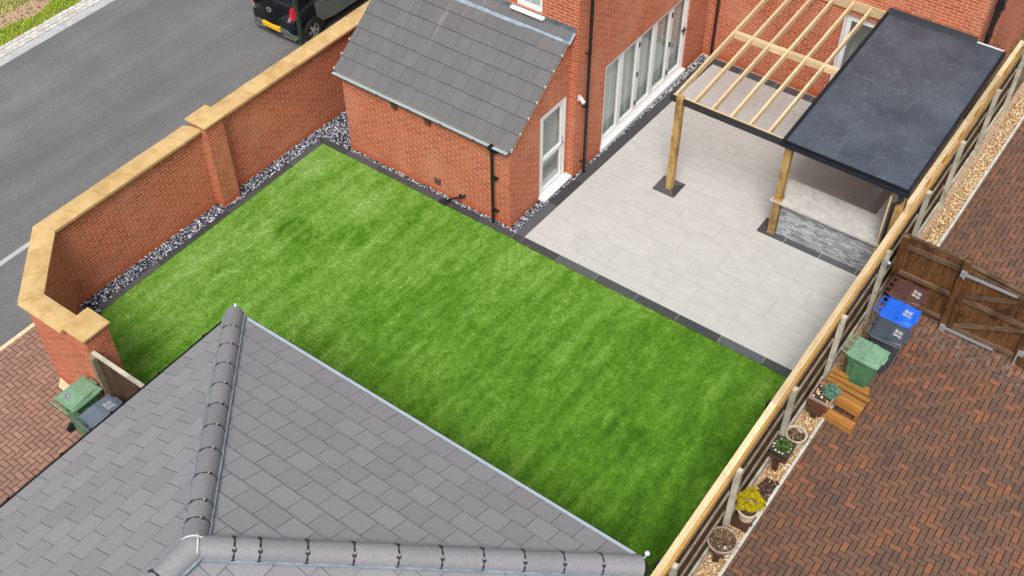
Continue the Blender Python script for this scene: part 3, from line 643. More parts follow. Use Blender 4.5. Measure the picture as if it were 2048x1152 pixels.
def leaf(parent, o, d, nrm, wd, z0, z1, st=.07, dep=.06, bars=(), name='door_leaf', glassin=.02, pane_name='pane'):
    """white framed leaf with its glass; o is the lower corner on the outer face"""
    o, d, nrm = Vector(o), Vector(d), Vector(nrm); b = MB(); Z = Vector((0, 0, 1))
    def bar(u0, u1, a, c, k=0, out=0):
        p = o+d*u0+Z*a-nrm*(dep-k)+nrm*0; q = [p, p+d*(u1-u0), p+d*(u1-u0)+nrm*(dep-k+out), p+nrm*(dep-k+out)]
        b.hexa(q+[x+Z*(c-a) for x in q], False)
    bar(0, st, z0, z1); bar(wd-st, wd, z0, z1); bar(st, wd-st, z0, z0+st); bar(st, wd-st, z1-st, z1)
    for zb in bars: bar(st, wd-st, zb-.05, zb+.05, 0, -.001)
    # inner bead
    for u0, u1, a, c in ((st, st+.015, z0+st, z1-st), (wd-st-.015, wd-st, z0+st, z1-st), (st+.015, wd-st-.015, z0+st, z0+st+.015), (st+.015, wd-st-.015, z1-st-.015, z1-st)):
        bar(u0, u1, a, c, 0, -.012)
    lf = b.build(name, 'white_upvc', parent, bevel=.003)
    zs = [z0+st]+[x for zb in bars for x in (zb-.05, zb+.05)]+[z1-st]
    for a, c in zip(zs[::2], zs[1::2]):
        g = MB(); p = o+d*(st+.01)-nrm*(glassin+.012)
        g.poly([p+Z*a, p+d*(wd-2*st-.02)+Z*a, p+d*(wd-2*st-.02)+Z*c, p+Z*c]); g.build(pane_name, 'window_glass', lf)
    return lf
# bifold doors
b = MB(); X = -.27
b.box(X-.07, 3.27, .16, X+.02, 3.315, 2.33, False); b.box(X-.07, 6.905, .16, X+.02, 6.95, 2.33, False); b.box(X-.07, 3.315, 2.285, X+.02, 6.905, 2.33, False); b.box(X-.07, 3.315, .16, X+.02, 6.905, .21, False)
bf = b.build('bifold_frame', 'white_upvc', house, bevel=.003)
b = MB(); c = [(-.25, 3.24, .03), (-.15, 3.24, .03), (-.15, 6.98, .03), (-.25, 6.98, .03), (-.25, 3.24, .168), (-.15, 3.24, .135), (-.15, 6.98, .135), (-.25, 6.98, .168)]
b.hexa(c, False); b.build('sill', 'white_upvc', bf, bevel=.006)
for k in range(5):
    y0 = 3.315+k*.718; lf = leaf(house, (X+.005, y0+.004, 0), (0, 1, 0), (1, 0, 0), .71, .215, 2.28, .07)
    for zz in (.45, 1.25, 2.05):
        if k in (1, 3): b = MB(); b.box(X, y0+.70, zz-.06, X+.03, y0+.73, zz+.06, False); b.build('hinge', 'black_plastic', lf)
    if k == 4: b = MB(); b.box(X, y0+.66, 1.13, X+.02, y0+.69, 1.37, False); b.box(X, y0+.57, 1.29, X+.06, y0+.69, 1.31, False); b.build('handle', 'black_plastic', lf)
b = MB(); N = 150
for k in range(N):
    f = lambda j: (-.405+.022*math.sin(j*.62)+.012*math.sin(j*1.7+1), 3.3+j*3.63/N)
    (xa, ya), (xb, yb) = f(k), f(k+1); b.poly([(xa, ya, .19), (xb, yb, .19), (xb, yb, 2.3), (xa, ya, 2.3)])
b.build('net_curtain', 'net_curtain', house, smooth=True)
# side door of the lean-to
b = MB(); b.box(-.50, 1.10, .12, -.40, 1.145, 2.25, False); b.box(-.50, 2.0, .12, -.40, 2.045, 2.25, False); b.box(-.50, 1.145, 2.205, -.40, 2.0, 2.25, False)
df = b.build('door_frame', 'white_upvc', house, bevel=.003)
b = MB(); b.hexa([(-.50, 1.07, .06), (-.235, 1.07, .05), (-.235, 2.125, .05), (-.50, 2.125, .06), (-.50, 1.07, .12), (-.235, 1.07, .085), (-.235, 2.125, .085), (-.50, 2.125, .12)], False); b.box(-.50, 1.10, -.03, -.395, 2.04, .06, False)
b.build('sill', 'white_upvc', df, bevel=.006)
lf = leaf(house, (-.415, 1.15, 0), (0, 1, 0), (1, 0, 0), .845, .125, 2.2, .085, .06, (1.02,), 'door')
b = MB(); b.box(-.414, 1.935, 1.0, -.405, 1.965, 1.25, False); b.tube([(-.41, 1.95, 1.12), (-.36, 1.95, 1.12), (-.36, 1.84, 1.12)], .011, 8); b.build('handle', 'chrome', lf)
# rear french door
b = MB(); b.box(3.1, 8.0, .16, 3.15, 8.08, 2.42, False); b.box(4.63, 8.0, .16, 4.68, 8.08, 2.42, False); b.box(3.15, 8.0, 2.37, 4.63, 8.08, 2.42, False)
df = b.build('door_frame', 'white_upvc', house, bevel=.003); b = MB(); b.box(3.05, 7.86, .10, 4.73, 8.05, .15, False); b.build('sill', 'white_upvc', df)
for k in range(2): leaf(house, (3.155+k*.738, 8.02, 0), (1, 0, 0), (0, -1, 0), .734, .165, 2.365, .1, .06, (), 'door')
# upper window
b = MB(); b.hexa([(-1.83, 2.03, 3.83), (-1.02, 2.03, 3.83), (-1.02, 2.22, 3.83), (-1.83, 2.22, 3.83), (-1.83, 2.03, 3.865), (-1.02, 2.03, 3.865), (-1.02, 2.22, 3.895), (-1.83, 2.22, 3.895)], False)
wl = leaf(house, (-1.745, 2.175, 0), (1, 0, 0), (0, -1, 0), .64, 3.905, 4.99, .075, .06, (), 'window')
b.build('sill', 'white_upvc', wl, bevel=.005); b = MB(); b.box(-1.43, 2.18, 3.99, -1.415, 2.185, 4.9, False); b.box(-1.66, 2.18, 4.3, -1.19, 2.185, 4.31, False); b.build('glazing_bar', 'white_upvc', wl)
# ---- lean-to
sl_ = .739; zr = lambda y: 2.185+sl_*y
b = MB(); wall_cells(b, (-4.9, .05, 0), (1, 0, 0), [0, 4.5], [-.05, 2.16], [])
def sideq(x, y0, y1, z0, flip=False):
    p = [(x, y0, z0), (x, y1, z0), (x, y1, zr(y1)-.03), (x, y0, zr(y0)-.03)]; uv = [(q[1], q[2]) for q in p]
    b.poly(p[::-1] if flip else p, uv[::-1] if flip else uv)
sideq(-.40, .05, 1.10, -.05); sideq(-.40, 1.10, 2.045, 2.25); sideq(-.40, 2.045, 2.13, -.05); sideq(-4.9, .05, 2.13, -.05, True)
b.poly([(-.40, 1.10, .0), (-.5, 1.10, .0), (-.5, 1.10, 2.25), (-.40, 1.10, 2.25)]); b.poly([(-.40, 1.10, 2.25), (-.5, 1.10, 2.25), (-.5, 2.045, 2.25), (-.40, 2.045, 2.25)])
b.build('wall', 'house_brick', house)
def tiles(b, o, u, s, n, rows, gauge, wd, u0, u1, j0, gap=.0035, thick=.026, side=0.0, lip=False):
    """overlapping flat tiles: o eave origin, u along the eave, s up the slope, n out"""
    o, u, s, n = Vector(o), Vector(u), Vector(s), Vector(n)
    for r in range(rows):
        x = j0+(wd/2 if r % 2 else 0)
        while x > u0: x -= wd
        while x < u1-.01:
            a, c = max(x, u0)+gap, min(x+wd, u1)-gap; x += wd
            if c-a < .02: continue
            s0 = r*gauge+random.uniform(-.002, .002); s1 = s0+gauge*1.12; t0 = random.uniform(0, .003); k = random.uniform(-.0015, .0015)
            P = lambda uu, ss, nn: o+u*uu+s*ss+n*nn
            b.hexa([P(a, s0, .014+t0), P(c, s0, .014+t0+k), P(c, s1, -.006), P(a, s1, -.006), P(a, s0, .014+thick+t0), P(c, s0, .014+thick+t0+k), P(c, s1, .014), P(a, s1, .014)], False, (random.uniform(.13, 1), random.random(), 0, 1), (side, 0, 0, 1), (0, 0, 0, 1))  # front edge near black: shade under each course put into the colour
            if lip: b.poly([P(a, s0+.001, .0155+thick+t0), P(c, s0+.001, .0155+thick+t0+k), P(c, s0+.012, .0155+thick+t0+k), P(a, s0+.012, .0155+thick+t0)], None, (.105, 0, 0, 1))
th = math.atan(sl_); S = (0, math.cos(th), math.sin(th)); Nn = (0, -math.sin(th), math.cos(th))
b = MB(); tiles(b, (0, -.02, 2.17), (1, 0, 0), S, Nn, 8, .285/math.cos(th), .327, -5.02, -.325, -4.885, .0022, .032, .07)
# cut the last course at the wall
rf = b.build('roof', 'lean_to_tile', house)
bm = bmesh.new(); bm.from_mesh(rf.data); o0 = origin_of(rf)
bmesh.ops.bisect_plane(bm, geom=bm.verts[:]+bm.edges[:]+bm.faces[:], plane_co=Vector((0, 2.125, 0))-o0, plane_no=(0, 1, 0), clear_outer=True); bm.to_mesh(rf.data); bm.free()
b = MB(); b.hexa([(-5.0, 0, 2.13), (-.335, 0, 2.13), (-.335, 2.12, 2.13+2.12*sl_), (-5.0, 2.12, 2.13+2.12*sl_), (-5.0, 0, 2.178), (-.335, 0, 2.178), (-.335, 2.12, 2.178+2.12*sl_), (-5.0, 2.12, 2.178+2.12*sl_)], False)
b.build('verge_mortar', 'cream_stone', rf)
for k in range(7):
    for x in (-.318, -5.03):
        y = .0+.285*k; b = MB(); z = zr(y)+.02; b.box(x-.018, y-.02, z-.02, x+.012, y+.018, z+.028, False); b.build('verge_clip', 'mortar_white', rf)
b = MB()     # lead flashing: apron and upstand
for k in range(4):
    x0, x1 = -5.0+k*1.19, -5.0+(k+1)*1.19-.0; x1 = min(x1, -.27); z2 = .003 if k % 2 else 0
    ya = 1.90+random.uniform(-.02, .02); b.hexa([(x0-.03, ya, zr(ya)+.026), (x1, ya, zr(ya)+.026), (x1, 2.125, zr(2.125)+.026), (x0-.03, 2.125, zr(2.125)+.026), (x0-.03, ya, zr(ya)+.032+z2), (x1, ya, zr(ya)+.032+z2), (x1, 2.125, zr(2.125)+.032+z2), (x0-.03, 2.125, zr(2.125)+.032+z2)], False)
b.build('lead_flashing', 'lead', house); b = MB(); b.box(-5.03, 2.115, zr(2.12)+.035, -.268, 2.132, zr(2.12)+.135, False); b.build('lead_upstand', 'lead_dark', house)
def gutter(p, q, r, parent, infill='gutter_wet_sky', wet=.45, mat='black_plastic', end=True):
    """half round gutter; p,q centre line at the rim"""
    p, q = Vector(p), Vector(q); d = (q-p).normalized(); a = Vector((0, 0, 1)).cross(d).normalized(); b = MB(); K = 10
    sec = [a*r*math.cos(math.pi+math.pi*k/K)+Vector((0, 0, r*math.sin(math.pi+math.pi*k/K))) for k in range(K+1)]
    ins = [x*.93 for x in sec]
    for k in range(K):
        b.poly([p+sec[k], q+sec[k], q+sec[k+1], p+sec[k+1]]); b.poly([p+ins[k+1], q+ins[k+1], q+ins[k], p+ins[k]])
    for k in (0, K): b.poly([p+sec[k], q+sec[k], q+ins[k], p+ins[k]])
    for e in (p, q):
        if end: b.poly([e+x for x in sec])
    g = b.build('gutter', mat, parent); b = MB(); z = Vector((0, 0, -r*wet)); wv = a*r*math.sqrt(1-wet*wet)*.93
    b.poly([p+z-wv, q+z-wv, q+z+wv, p+z+wv]); b.build('gutter_infill', infill, g); return g  # flat sheet added inside; pale ones show a painted sky reflection
g = gutter((-5.06, -.055, 2.135), (-.385, -.055, 2.125), .062, house, 'gutter_wet_sky', .3)
b = MB()
for x in (-4.6, -3.75, -2.9, -2.05, -1.2): b = MB(); b.box(x-.02, -.115, 2.10, x+.02, -.108, 2.142, False); b.build('gutter_bracket', 'black_plastic', g)
b = MB(); b.box(-.84, -.12, 2.05, -.76, .0, 2.136, False); b.build('gutter_outlet', 'black_plastic', g)
b = MB(); b.tube([(-.8, -.035, 2.10), (-.8, -.035, .0)], .034, 12)
for z in (1.95, 1.25, .35): b.tube([(-.8, -.035, z-.02), (-.8, -.035, z+.02)], .042, 12); b.box(-.80, -.03, z-.012, -.69, .05, z+.012, False)
b.build('downpipe', 'black_plastic', house, smooth=True)
b = MB(); b.tube([(-.13, 2.45, 5.5), (-.13, 2.45, .02)], .036, 12)
for z in (4.6, 3.2, 1.85, .35): b.tube([(-.13, 2.45, z-.02), (-.13, 2.45, z+.02)], .044, 12); b.box(-.21, 2.38, z-.012, -.13, 2.40, z+.012, False)
b.build('downpipe', 'black_plastic', house, smooth=True)
b = MB(); b.tube([(.06, 7.89, 5.5), (.06, 7.89, .02)], .036, 12)
for z in (3.2, 1.4): b.tube([(.06, 7.89, z-.02), (.06, 7.89, z+.02)], .044, 12)
b.build('downpipe', 'black_plastic', house, smooth=True)
b = MB(); b.tube([(6.12, 8.3, 5.5), (6.12, 8.3, .0)], .056, 14)     # soil stack with branches
for z in (2.85, 3.55): b.tube([(6.12, 8.3, z-.06), (6.12, 8.3, z+.06)], .068, 14)
b.tube([(6.12, 8.3, 3.0), (6.14, 8.52, 3.2), (6.14, 8.75, 3.7), (6.02, 8.8, 4.1)], .03, 10); b.tube([(6.12, 8.3, 3.25), (6.2, 8.5, 3.4), (6.1, 8.62, 3.75), (6.0, 8.62, 3.8)], .022, 10)
b.build('soil_pipe', 'black_plastic', house, smooth=True)
for x, z in ((-3.42, 1.88), (-2.51, 1.88), (-2.35, .33)):
    b = MB(); b.box(x-.075, .015, z-.07, x+.075, .052, z+.08, False); b.box(x-.085, .0, z+.06, x+.085, .05, z+.085, False)
    for k in range(4): b.box(x-.065, .008, z-.06+k*.03, x+.065, .02, z-.045+k*.03, False)
    b.build('wall_vent', 'vent_brown', house)
b = MB(); b.box(-.225, 2.20, 2.10, -.19, 2.27, 2.22, False); b.tube([(-.2, 2.235, 2.16), (-.13, 2.235, 2.16)], .03, 12); b.tube([(-.18, 2.235, 2.18), (-.05, 2.20, 2.11)], .045, 14); 
camr = b.build('security_camera', 'white_lamp', None, bevel=.004); tag(camr, 'small white security camera fixed to the brick corner beside the glazed side door', 'camera')
b = MB(); b.tube([(-.052, 2.2005, 2.111), (-.047, 2.199, 2.108)], .03, 14); b.build('lens', 'black_plastic', camr)
# drain and its pipe
t_ = thing('drain_gully', 'black square drain gully with a slanting waste pipe against the lean-to wall', 'drain', (-1.95, -.1, 0))
b = MB(); b.box(-2.16, -.235, -.03, -1.93, -.05, .024, False)
for k in range(5): b.box(-2.14+k*.042, -.22, .02, -2.12+k*.042, -.065, .03, False)
b.build('grate', 'dark_void', t_); b = MB(); b.tube([(-2.03, -.12, .02), (-1.95, -.09, .10), (-1.62, -.02, .30), (-1.60, .06, .31)], .024, 10); b.tube([(-1.68, -.03, .27), (-1.68, -.03, .34)], .032, 10); b.build('waste_pipe', 'black_plastic', t_, smooth=True)

# ================================================================== GARAGE (hipped roof in the foreground)
gar = thing('garage', 'garage with grey hipped tile roof and clipped hip tiles in the foreground', 'garage', (2.6, -11, 0))
EX0, EX1, EY, EZ = -1.45, 6.58, -6.45, 2.40; PK = Vector((2.55, -10.55, 4.48)); FAR = -22
b = MB(); wall_cells(b, (-1.2, FAR, 0), (1, 0, 0), [0, 7.5], [-.05, 2.3], []); wall_cells(b, (6.3, FAR, 0), (0, 1, 0), [0, -6.72-FAR], [-.05, 2.3], [])
wall_cells(b, (6.3, -6.72, 0), (-1, 0, 0), [0, 7.5], [-.05, 2.3], []); wall_cells(b, (-1.2, -6.72, 0), (0, -1, 0), [0, -6.72-FAR], [-.05, 2.3], []); b.build('wall', 'wall_brick', gar)
c1, c2 = Vector((EX0, EY, EZ)), Vector((EX1, EY, EZ))
b = MB(); e = .03; z = Vector((0, 0, -.03)); f1, f2 = Vector((EX0, FAR, EZ)), Vector((EX1, FAR, EZ)); rk = Vector((PK.x, FAR, PK.z))
b.poly([c1+z, PK+z, c2+z]); b.poly([c1+z, f1+z, rk+z, PK+z]); b.poly([c2+z, PK+z, rk+z, f2+z]); b.build('roof_deck', 'dark_void', gar)
def slope(o, u, s, n, rows, g, wd, u0, u1, j0, planes):
    b = MB(); tiles(b, o, u, s, n, rows, g, wd, u0, u1, j0, lip=True); ob = b.build('roof_slope', 'garage_tile', gar); o0 = origin_of(ob)
    bm = bmesh.new(); bm.from_mesh(ob.data)
    for co, no in planes: bmesh.ops.bisect_plane(bm, geom=bm.verts[:]+bm.edges[:]+bm.faces[:], plane_co=Vector(co)-o0, plane_no=no, clear_outer=True)
    bm.to_mesh(ob.data); bm.free()
h1 = (PK-c1); h1n = Vector((-h1.y, h1.x, 0)).normalized()      # to the right of hip 1 (towards +x,+y)
h2 = (PK-c2); h2n = Vector((h2.y, -h2.x, 0)).normalized()
if h1n.x < 0: h1n = -h1n
if h2n.x > 0: h2n = -h2n
rise = PK.z-EZ
d = EY-PK.y; a = math.atan2(rise, d); slope((0, EY+.02, EZ), (1, 0, 0), (0, -math.cos(a), math.sin(a)), (0, math.sin(a), math.cos(a)), 13, .36/math.cos(a), .387, EX0, EX1, 1.369, [(c1, -h1n), (c2, -h2n)])
d = PK.x-EX0; a = math.atan2(rise, d); slope((EX0-.02, 0, EZ), (0, -1, 0), (math.cos(a), 0, math.sin(a)), (-math.sin(a), 0, math.cos(a)), 12, .366/math.cos(a), .41, 6.0, 21.5, 10.06, [(c1, h1n), (PK, (1, 0, 0))])
d = EX1-PK.x; a = math.atan2(rise, d); slope((EX1+.02, 0, EZ), (0, 1, 0), (-math.cos(a), 0, math.sin(a)), (math.sin(a), 0, math.cos(a)), 12, .366/math.cos(a), .41, -21.5, -6.0, -8.2, [(c2, h2n), (PK, (-1, 0, 0))])
def hip(A, B, ts, Rr, sA, sB, cut=None, extra=()):
    """half round hip / ridge tiles from A to B, joints at ts, each with its black clip strap"""
    A, B = Vector(A), Vector(B); d = (B-A).normalized(); a = Vector((-d.y, d.x, 0)).normalized(); up = a.cross(d)*-1
    if up.z < 0: up = -up
    K = 14
    def ring(p, r): return [p+a*r*math.cos(math.pi*(k/K*1.06-.03))*1.0+up*(r*.92*math.sin(math.pi*(k/K*1.06-.03))) for k in range(K+1)]
    for t0, t1 in zip(ts, ts[1:]):
        p, q = A+(B-A)*t0, A+(B-A)*(t1); b = MB(); cc = (random.random(), 0, 0, 1); dl = random.uniform(0, .004)
        r0, r1 = ring(p+up*dl, Rr), ring(q-d*.004+up*dl, Rr-.006); i0, i1 = ring(p, Rr-.02), ring(q-d*.004, Rr-.026)
        for k in range(K): b.poly([r0[k], r0[k+1], r1[k+1], r1[k]], None, cc)
        for k in range(K): b.poly([r0[k+1], r0[k], i0[k], i0[k+1]], None, cc); b.poly([r1[k], r1[k+1], i1[k+1], i1[k]], None, cc)
        rt = b.build('ridge_tile', 'ridge_concrete', gar, smooth=True)
        if t0 > ts[0]+1e-6:
            b = MB(); ra, rb = ring(p-d*.011, Rr+.008), ring(p+d*.011, Rr+.008)
            for k in range(K):
                wk = 2.6 if k in (0, 4, 9, K-1) else (.7 if k % 2 else 1.15)
                pa, pb, pc, pd = ra[k], ra[k+1], rb[k+1], rb[k]; b.poly([(pa+pd)/2-d*.011*wk, (pb+pc)/2-d*.011*wk, (pb+pc)/2+d*.011*wk, (pa+pd)/2+d*.011*wk])
            st_ = b.build('clip_strap', 'black_plastic', rt, weld=True)
            m_ = (ra[5]+rb[5])/2; b = MB(); b.tube([m_, m_+up*.016], .015, 8); b.build('fixing_screw', 'galvanised', st_)
    # ventilated roll along the foot of the hip tiles
    b = MB()
    for sgn in (-1, 1):
        p, q = A+a*sgn*(Rr+.01)+up*.0, B+a*sgn*(Rr+.01); b.beam(p+(q-p)*ts[0], p+(q-p)*min(ts[-1], .985), .03, .02, up, False)
    b.build('dry_hip_roll', 'lead', gar)
up_ = Vector((0, 0, .02))
hip(c1+up_, PK+up_, [-.005, .104, .203, .303, .402, .497, .589, .685, .780, .875, .935, 1.0], .165, 0, 0)
hip(c2+up_+Vector((0, -.06, 0)), PK+up_, [-.005, .1, .196, .292, .388, .483, .58, .676, .774, .871, .923, 1.0], .165, 0, 0)
L_ = PK.y-FAR; hip(PK+up_, rk+up_, [0]+[(.55+.45*k)/L_ for k in range(24)], .175, 0, 0)
b = MB(); b.lathe([(.168, -.05)]+[(.168*math.cos(math.pi/2*k/6), .158*math.sin(math.pi/2*k/6)) for k in range(7)], PK+up_, 24); b.build('ridge_junction', 'ridge_concrete', gar, smooth=True)
b = MB(); z = PK+Vector((0, 0, .20))     # white mortar at the three-way junction
def arc(dirv, n0, n1):
    a = Vector((-dirv.y, dirv.x, 0)).normalized(); u = a.cross(dirv); u = -u if u.z < 0 else u
    return [PK+up_+dirv*.03+a*.172*math.cos(t)+u*.162*math.sin(t) for t in [math.pi*(n0+(n1-n0)*k/10) for k in range(11)]]
dA = (c1-PK).normalized(); dB = (c2-PK).normalized()
b.tube(arc(dA, .04, .96), .011, 6); b.tube(arc(dB, .5, .98), .011, 6); b.tube(arc(dB, .02, .5), .011, 6); b.build('ridge_mortar', 'mortar_white', gar, smooth=True)
g = gutter((EX0+.12, EY+.075, EZ-.01), (EX1-.14, EY+.075, EZ-.02), .062, gar, 'gutter_grey', .12); b = MB()
for x in np.arange(EX0+.4, EX1-.2, .98): b = MB(); b.box(x-.02, EY+.132, EZ-.05, x+.02, EY+.142, EZ+.0, False); b.build('gutter_bracket', 'black_plastic', g)
g = gutter((EX0-.075, EY-.15, EZ-.03), (EX0-.075, FAR, EZ-.03), .055, gar, 'black_plastic', .5); b = MB()
for y in np.arange(EY-.6, -14, -.98): b = MB(); b.box(EX0-.142, y-.02, EZ-.06, EX0-.132, y+.02, EZ-.01, False); b.build('gutter_bracket', 'black_plastic', g)
b = MB(); b.box(EX0+.05, EY-.04, 2.2, EX1-.05, EY+.0, 2.37, False); b.box(EX0+.0, FAR, 2.2, EX0+.04, EY-.06, 2.37, False); b.box(EX1-.04, FAR, 2.2, EX1, EY-.06, 2.37, False); b.build('fascia', 'fascia_black', gar)
b = MB(); b.lathe([(0, 0), (.02, .0), (.03, .02), (.028, .09), (.02, .13), (0, .14)], (EX0-.04, EY+.1, EZ+.06), 12); b.tube([(EX0-.04, EY+.1, EZ+.07), (EX0+.02, EY+.03, EZ-.1)], .014, 8)
tag(b.build('roof_sensor', 'white_lamp', None, smooth=True), 'tiny white sensor stub at the far tip of the grey hip roof', 'sensor')
fl = thing('security_light', 'black security floodlight with a white ball sensor at the garage corner', 'security light', (6.55, -6.34, 2.3))
b = MB(); b.hexa([(6.54, -6.52, 2.22), (6.70, -6.50, 2.22), (6.72, -6.38, 2.22), (6.56, -6.36, 2.22), (6.53, -6.50, 2.42), (6.66, -6.48, 2.44), (6.68, -6.40, 2.44), (6.56, -6.37, 2.42)], False); b.build('lamp_head', 'black_plastic', fl, bevel=.01)
b = MB(); b.lathe([(0, -.04)]+[(.04*math.sin(math.pi*k/8), -.04*math.cos(math.pi*k/8)) for k in range(1, 8)]+[(0, .04)], (6.58, -6.26, 2.42), 14); b.build('sensor', 'white_lamp', fl, smooth=True)
b = MB(); b.tube([(6.58, -6.27, 2.39), (6.56, -6.33, 2.34), (6.54, -6.42, 2.3)], .012, 8); b.build('bracket', 'white_lamp', fl)

# ================================================================== FENCES
old = thing('weathered_fence', 'weathered grey and brown board fence with pale posts along the brick driveway', 'fence', (6.8, 0, 0))
fx = lambda y: 6.80-.009*(y+1)       # slight run out of square
FY0, FY1 = -8.0, 10.6
b = MB(); y = FY0
while y < FY1:
    x = fx(y); b.hexa([(x-.075, y, .12), (x-.056, y, .12), (x-.072, y+.058, .12), (x-.078, y+.058, .12), (x-.075, y, 1.74), (x-.056, y, 1.74), (x-.072, y+.058, 1.74), (x-.078, y+.058, 1.74)], True, (random.choice((0, .25, .7, 1)), 0, 0, 1)); y += .057
b.build('boards', 'dark_boards', old)
posts = [-7.82, -5.86, -3.83, -1.85, .11, 2.09, 4.1, 5.96, 8.08, 10.05]
for y0, y1 in zip(posts, posts[1:]):
    a, c = y0+.055, y1-.055
    b = MB(); b.beam((fx(a)-.045, a, 1.755), (fx(c)-.045, c, 1.755), .075, .05); b.build('top_rail', 'grey_timber' if False else 'old_timber', old, bevel=.006)
    for z in (1.2, .62):
        b = MB(); b.hexa([(fx(a)-.055, a, z-.05), (fx(a)-.026, a, z-.03), (fx(c)-.026, c, z-.03), (fx(c)-.055, c, z-.05), (fx(a)-.055, a, z+.045), (fx(a)-.026, a, z+.015), (fx(c)-.026, c, z+.015), (fx(c)-.055, c, z+.045)]); b.build('rail', 'old_timber', old)
    b = MB(); b.box(fx(a)-.055, a, -.02, fx(a)-.018, c, .17); b.build('gravel_board', 'grey_timber', old)
for y in posts:
    b = MB(); x = fx(y); b.box(x-.03, y-.048, -.05, x+.062, y+.048, 1.79); b.box(x-.09, y-.05, 1.79, x+.065, y+.05, 1.815); b.build('post', 'grey_timber', old, bevel=.005)
b = MB(); b.box(fx(2.0)+.055, 1.96, 1.60, fx(2)+.10, 2.03, 1.66, False); b.tube([(fx(2)+.10, 2.0, 1.63), (fx(2)+.13, 2.0, 1.63)], .035, 10); tag(b.build('post_bracket', 'galvanised', None), 'small grey metal catch bolted to a pale fence post above the brown bin', 'latch')
new = thing('timber_screen', 'new yellow timber screen fence with pale capping and a raised beam beside the patio', 'fence', (6.68, 0, 0))
nx = lambda y: 6.70-.010*(y+1)
b = MB(); b.hexa([(nx(-8)-.06, -8, 0), (nx(-8)-.04, -8, 0), (nx(10)-.04, 10, 0), (nx(10)-.06, 10, 0), (nx(-8)-.06, -8, 1.86), (nx(-8)-.04, -8, 1.86), (nx(10)-.04, 10, 1.86), (nx(10)-.06, 10, 1.86)]); b.build('boards', 'new_timber', new)
cuts = [-8.0, -6.2, -4.1, -2.4, -.6, 1.2, 3.0, 5.2, 7.4, 9.6]
for y0, y1 in zip(cuts, cuts[1:]):
    b = MB(); b.hexa([(nx(y0)-.07, y0+.002, 1.862), (nx(y0)+.038, y0+.002, 1.862), (nx(y1)+.038, y1-.002, 1.862), (nx(y1)-.07, y1-.002, 1.862), (nx(y0)-.07, y0+.002, 1.905), (nx(y0)+.038, y0+.002, 1.897), (nx(y1)+.038, y1-.002, 1.897), (nx(y1)-.07, y1-.002, 1.905)]); b.build('capping', 'new_timber', new, bevel=.004)
    b = MB(); b.hexa([(nx(y0)+.041, y0, 1.78), (nx(y0)+.085, y0, 1.78), (nx(y1)+.085, y1, 1.78), (nx(y1)+.041, y1, 1.78), (nx(y0)+.041, y0, 1.885), (nx(y0)+.085, y0, 1.885), (nx(y1)+.085, y1, 1.885), (nx(y1)+.041, y1, 1.885)]); b.build('capping_batten', 'wet_timber', new)
bx = lambda y: 6.665-.006*(y-3)
bc = [3.12, 4.35, 6.1, 8.0, 9.55]
for y0, y1 in zip(bc, bc[1:]):
    b = MB(); b.hexa([(bx(y0)-.045, y0+.002, 2.16), (bx(y0)+.05, y0+.002, 2.16), (bx(y1)+.05, y1-.002, 2.16), (bx(y1)-.045, y1-.002, 2.16), (bx(y0)-.045, y0+.002, 2.215), (bx(y0)+.05, y0+.002, 2.215), (bx(y1)+.05, y1-.002, 2.215), (bx(y1)-.045, y1-.002, 2.215)]); b.build('raised_beam', 'new_timber', new, bevel=.004)
for y in (3.16, 4.1, 5.0, 5.9, 6.8, 7.7, 8.6, 9.4):
    x = bx(y); b = MB(); b.box(x-.04, y-.035, 1.906, x+.045, y+.065, 2.159); b.build('spacer_block', 'wet_timber' if y > 3.5 else 'new_timber', new)
for i, y in enumerate((-2.25, -5.9)):
    t_ = thing('wall_lamp', ('black box wall lamp on the lawn side of the fence, level with the planter', 'black box wall lamp on the lawn side of the fence, near the garage corner')[i], 'lamp', (nx(y)-.12, y, 1.5), 'black box lamps along the timber screen')
    b = MB(); b.box(nx(y)-.17, y-.05, 1.50, nx(y)-.062, y+.05, 1.68, False); b.build('lamp_body', 'black_plastic', t_, bevel=.006)
    b = MB(); b.box(nx(y)-.15, y-.035, 1.494, nx(y)-.08, y+.035, 1.499, False); b.build('lens', 'white_lamp', t_)
# little dark panel fence at the left
t_ = thing('wooden_panel', 'short dark weathered board panel with grey rail between brick pillar and garage', 'fence', (-2.6, -8.05, 0))
b = MB()
for k in range(21): x = -3.32+k*.1; b.hexa([(x, -8.15, .02), (x+.112, -8.142, .02), (x+.112, -8.13, .02), (x, -8.125, .02), (x, -8.15, 1.76), (x+.112, -8.142, 1.76), (x+.112, -8.13, 1.76), (x, -8.125, 1.76)])
b.build('boards', 'dark_boards', t_)
b = MB(); b.box(-3.33, -8.175, 1.762, -1.22, -8.10, 1.80); b.build('top_rail', 'grey_timber', t_, bevel=.004); b = MB(); b.box(-3.32, -8.25, 0, -3.22, -8.153, 1.755); b.build('post', 'old_timber', t_)

